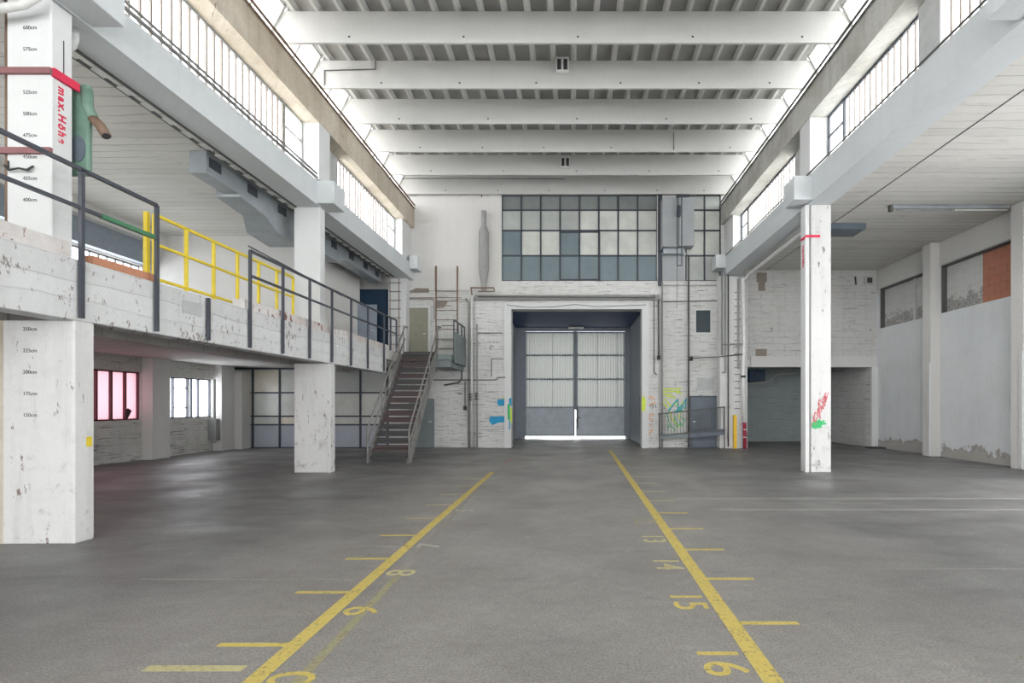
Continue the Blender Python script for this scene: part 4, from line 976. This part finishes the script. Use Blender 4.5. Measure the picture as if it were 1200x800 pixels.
# vents and marks on right block wall
vb = thing('wall_vent', 'small grey wall vent high on the block wall at right', 'vent', (X(1016,FW), FW-.06, Z(333,FW)))
obj('housing', bevel(bx(X(1011.5,FW), X(1021,FW), FW-.12, FW-.051, Z(333.5,FW), Z(324.5,FW)), .01), M['panelgrey'], vb); obj('opening', bx(X(1014,FW), X(1020,FW), FW-.125, FW-.121, Z(332,FW), Z(326,FW)), M['ink'], vb)
o = obj('wall_hook', tb([(X(1001,FW), FW-.08, Z(324.5,FW)), (X(1002,FW), FW-.07, Z(334,FW))], .03, 6), M['ink'], None, base=(X(1001,FW), FW-.08, Z(334,FW))); tag(o, 'short black bar beside the wall vent', 'hook')
wbk = bpy.data.objects['wall_far_blocks']
obj('brown_patch', box(bx(X(886,FW), X(898,FW), FW-.06, FW-.0505, Z(331,FW), Z(320,FW)), X(888,FW), X(896,FW), FW-.06, FW-.0505, Z(341,FW), Z(331,FW)), M['brownpatch'], wbk, label='brown-grey patch')
obj('bare_panel', bx(X(885,FW), X(898,FW), FW-.062, FW-.0505, RZ+.425, RZ+.70), M['brownpatch'], wbk)

# ceiling fittings
fl = thing('strip_light', 'unlit strip light running across the right aisle ceiling', 'lamp', (9.8, 13.3, 6.65))
obj('housing', bevel(bx(8.25, 11.3, 13.25, 13.33, 6.74, 6.82), .01), M['duct'], fl); obj('tube', tb([(9.9, 13.29, 6.70), (11.25, 13.29, 6.70)], .02, 8), M['whitepipe'], fl, True)
obj('tube', tb([(8.4, 13.29, 6.70), (9.8, 13.29, 6.70)], .02, 8), M['greypipe'], fl, True, label='greyed tube')
obj('end_cap', bx(8.2, 8.27, 13.24, 13.34, 6.66, 6.82), M['darkpipe'], fl)
o = obj('ceiling_hatch', bevel(bx(7.35, 8.35, 14.6, 15.3, 6.66, 6.828), .01), M['doorblue'], None, base=(7.8, 14.9, 6.66)); tag(o, 'dark grey boxed hatch on the right aisle ceiling behind the column', 'hatch')
bm = B()
box(bm, 7.4, 7.412, 4, 19.7, 6.818, 6.829)
o = obj('cable', bm, M['darkpipe'], None, base=(7.4, 8, 6.82)); tag(o, 'thin dark cable running along the right aisle ceiling', 'cable')
for (px, py, Yv, lab) in ((659, 77, 12.98, 'white double-slot roof vent, nearer of the two, on a roof beam'), (662.5, 190.5, 17.85, 'white double-slot roof vent, farther of the two, on a roof beam')):
    cx, cz = X(px, Yv), Z(py, Yv)
    t = thing('roof_vent', lab, 'vent', (cx, Yv, cz-.15)); hw = .165
    obj('housing', bevel(bx(cx-hw, cx+hw, Yv-.08, Yv+.06, cz-.19, cz+.19), .025), M['whitepipe'], t)
    for s_ in (-1, 1): obj('slot', bx(cx+s_*.08-.05, cx+s_*.08+.05, Yv-.086, Yv-.081, cz-.15, cz+.12), M['ink'], t)
# thin conduits on the roof beams
for lab, Yc_, pts in (('thin angled conduit on the left end of the fifth roof beam from the end wall', 13.036, [(380, 100), (380, 82.5), (440, 81), (440, 71)]),
                      ('long thin conduit on the left half of the first roof beam from the end wall', 19.595, [(450, 209), (560, 209), (662, 209.5)]),
                      ('short upright conduit on the right part of the third roof beam from the end wall', 16.32, [(789.5, 155), (789.5, 176)])):
    o = obj('conduit', tb([(X(a, Yc_), Yc_, Z(b, Yc_)) for a, b in pts], .012, 6), M['darkpipe'], None, base=(X(pts[0][0], Yc_), Yc_, Z(pts[0][1], Yc_))); tag(o, lab, 'conduit')

# ------------------------------------------------------------------ graffiti on the portal
def smear(nm, m, polys, Yp, parent, lab):
    bm = B()
    for i, pl_ in enumerate(polys): prism(bm, [(X(a, Yp), Z(b, Yp)) for a, b in pl_], 'y', Yp-.002-.0006*i, Yp)
    return obj(nm, bm, M[m], parent, label=lab)
wpz = bpy.data.objects['wall_portal']; tr2 = bpy.data.objects['trim_2']
smear('graffiti', 'spray_blue', [[(583,468),(596,466.5),(596,475),(585,475.5),(582.5,473)], [(574,488),(596,487),(596,494),(584,495),(577,498),(573,493)]], 19.618, wpz, 'blue brush strokes')
smear('graffiti', 'spray_lime', [[(590,465),(595,461),(596,465.5),(588,467)]], 19.618, wpz, 'lime spray patch')
smear('graffiti', 'spray_blue', [[(596.5,466.5),(599.5,466),(599.5,474.5),(596.5,475)], [(596.5,487),(598,487),(598,503),(596.5,503)]], 19.558, tr2, 'blue brush stroke')
smear('graffiti', 'spray_green', [[(594.5,474),(597.5,473),(597.5,490),(595,492)]], 19.556, tr2, 'green spray stroke')
smear('graffiti', 'spray_lime', [[(598,478),(600,477),(600,496),(597.5,493)]], 19.554, tr2, 'lime spray stroke')
YG = 19.6
def strokes(m, lines, r, Yp, parent, lab):
    bm = B()
    for ln in lines: tube(bm, [(X(a, Yp), Yp, Z(b, Yp)) for a, b in ln], r, 4)
    for v in bm.verts: v.co.y = Yp+(v.co.y-Yp)*.2
    return obj('graffiti', bm, M[m], parent, label=lab)
smear('graffiti', 'spray_lime', [[(752,467),(755,463),(757,470),(756,482),(752,481)]], 19.558, tr2, 'lime spray patch')
strokes('spray_lime', [[(775,456),(798,455)], [(776,459),(790,458),(799,461)], [(781,464),(792,466)], [(779,466),(786,476),(792,472),(798,482)], [(776,470),(782,478)], [(784,480),(788,492),(796,500)], [(800,470),(796,490)], [(792,458),(797,458)], [(777,462),(788,462)]], .035, 19.79, wf, 'lime scribble')
strokes('spray_teal', [[(783,482),(788,475),(794,468),(795,480)], [(793,481),(800,474),(804,467),(803,479)], [(796,481),(801,476)], [(790,482),(800,481)]], .04, 19.785, wf, 'teal zigzag scribble')
strokes('spray_green', [[(781,484),(785,497),(783,502)], [(791,487),(793,500),(797,496)], [(798,488),(802,492),(799,499),(796,492)], [(786,498),(792,505)]], .022, 19.788, wf, 'green scribble')
strokes('spray_orange', [[(757,470),(763,464),(767,468)], [(758,486),(766,485),(759,490),(765,493)], [(757,497),(764,498)], [(758,505),(765,503),(760,510)], [(761,474),(769,471)], [(757,480),(759,494)]], .022, 19.61, wpz, 'orange scribble')
strokes('ink', [[(762,476),(764,473),(766,475),(764,479)], [(768,473),(769,478)]], .012, 19.61, wpz, 'dark scribble')
strokes('ink', [[(777,474),(777,481)], [(778,474),(781,475),(778,478),(781,481)]], .012, 19.79, wf, 'dark scribble')

# ------------------------------------------------------------------ floor paint
def fq(nm, pts, m, lab=None, z=.0015):
    bm = B(); vs = [bm.verts.new((a, b, z)) for a, b in pts]; vt = [bm.verts.new((a, b, z-.001)) for a, b in pts]
    bm.faces.new(vs); n = len(pts)
    for i in range(n): bm.faces.new((vs[i], vt[i], vt[(i+1)%n], vs[(i+1)%n]))
    return obj(nm, bm, M[m], floor, label=lab)
def fr(nm, x0, x1, y0, y1, m, lab=None, z=.0015): return fq(nm, [(x0, y0), (x1, y0), (x1, y1), (x0, y1)], m, lab, z)
fq('floor_line', [(-1.966, 2.6), (-1.85, 2.6), (-1.93, 12.55), (-2.04, 12.55)], 'lineyellow', 'left long yellow line')
fq('floor_line', [(1.125, 2.6), (1.25, 2.6), (1.38, 18.6), (1.26, 18.6)], 'lineyellow', 'right long yellow line')
for q in range(9):
    yy = 3.52+.985*q; fr('tick_mark', -2.44, -1.97, yy-.028, yy+.028, 'lineyellow' if q < 4 else 'linepale')
    yy = 3.87+.985*q; fr('tick_mark', 1.25+.008*q, 1.70+.01*q, yy-.028, yy+.028, 'lineyellow' if q < 5 else 'linepale')
fr('tick_mark', -2.68, -2.06, 3.17, 3.24, 'linepale')
fr('tick_mark', -2.68, -2.05, 4.02, 4.09, 'linefaint'); fr('floor_line', -4.1, -2.0, 4.83, 4.87, 'linefaint', 'faint white line')
fr('tick_mark', -2.9, -1.95, 5.98, 6.02, 'linefaint')
fq('floor_line', [(-1.665, 2.6), (-1.60, 2.6), (-1.66, 4.9), (-1.73, 4.9)], 'linefaded', 'faded second line', .0011)
fq('floor_line', [(-1.73, 4.9), (-1.66, 4.9), (-1.84, 9.5), (-1.88, 9.5)], 'linefaint', 'faded second line', .0011)
def fnum(s, x, yy, m, face):
    Mx = frameM((x, yy, .0012), (0, 1, 0), (-1, 0, 0)) if face < 0 else frameM((x, yy, .0012), (0, -1, 0), (1, 0, 0))
    obj('painted_number', text_bm(s, .39, Mx, .0006, .003, 'CENTER'), M[m], floor, label='painted number')
for q, s in enumerate(('10', '9', '8', '7', '6', '5', '4')):
    fnum(s, -1.68+(.02*q if False else 0), (2.98, 4.10, 5.03, 6.0, 7.05, 8.0, 9.0)[q], ('lineyellow', 'lineyellow', 'linepale', 'linewhite', 'linefaint', 'linewhite', 'linefaint')[q], -1)
for q, s in enumerate(('16', '15', '14', '13', '12', '11')):
    fnum(s, .94+.012*q, 3.30+.985*q+(.02*q), ('lineyellow', 'lineyellow', 'linepale', 'linepale', 'linefaded', 'linefaint')[q], 1)
fr('floor_line', 1.8, XR, 8.98, 9.02, 'linewhite', 'farther white cross line'); fr('floor_line', 2.3, XR, 8.04, 8.075, 'linewhite', 'nearer white cross line')
fr('floor_line', 3.0, 5.2, 8.55, 8.57, 'linefaint'); fr('floor_line', 2.8, 5.6, 5.15, 5.17, 'linefaint'); fr('floor_line', 2.2, 3.8, 3.34, 3.36, 'linefaint')
fq('floor_line', [(-1.98, 14.6), (-1.92, 14.6), (-1.84, 15.6), (-1.88, 15.6)], 'linered', 'short red mark')
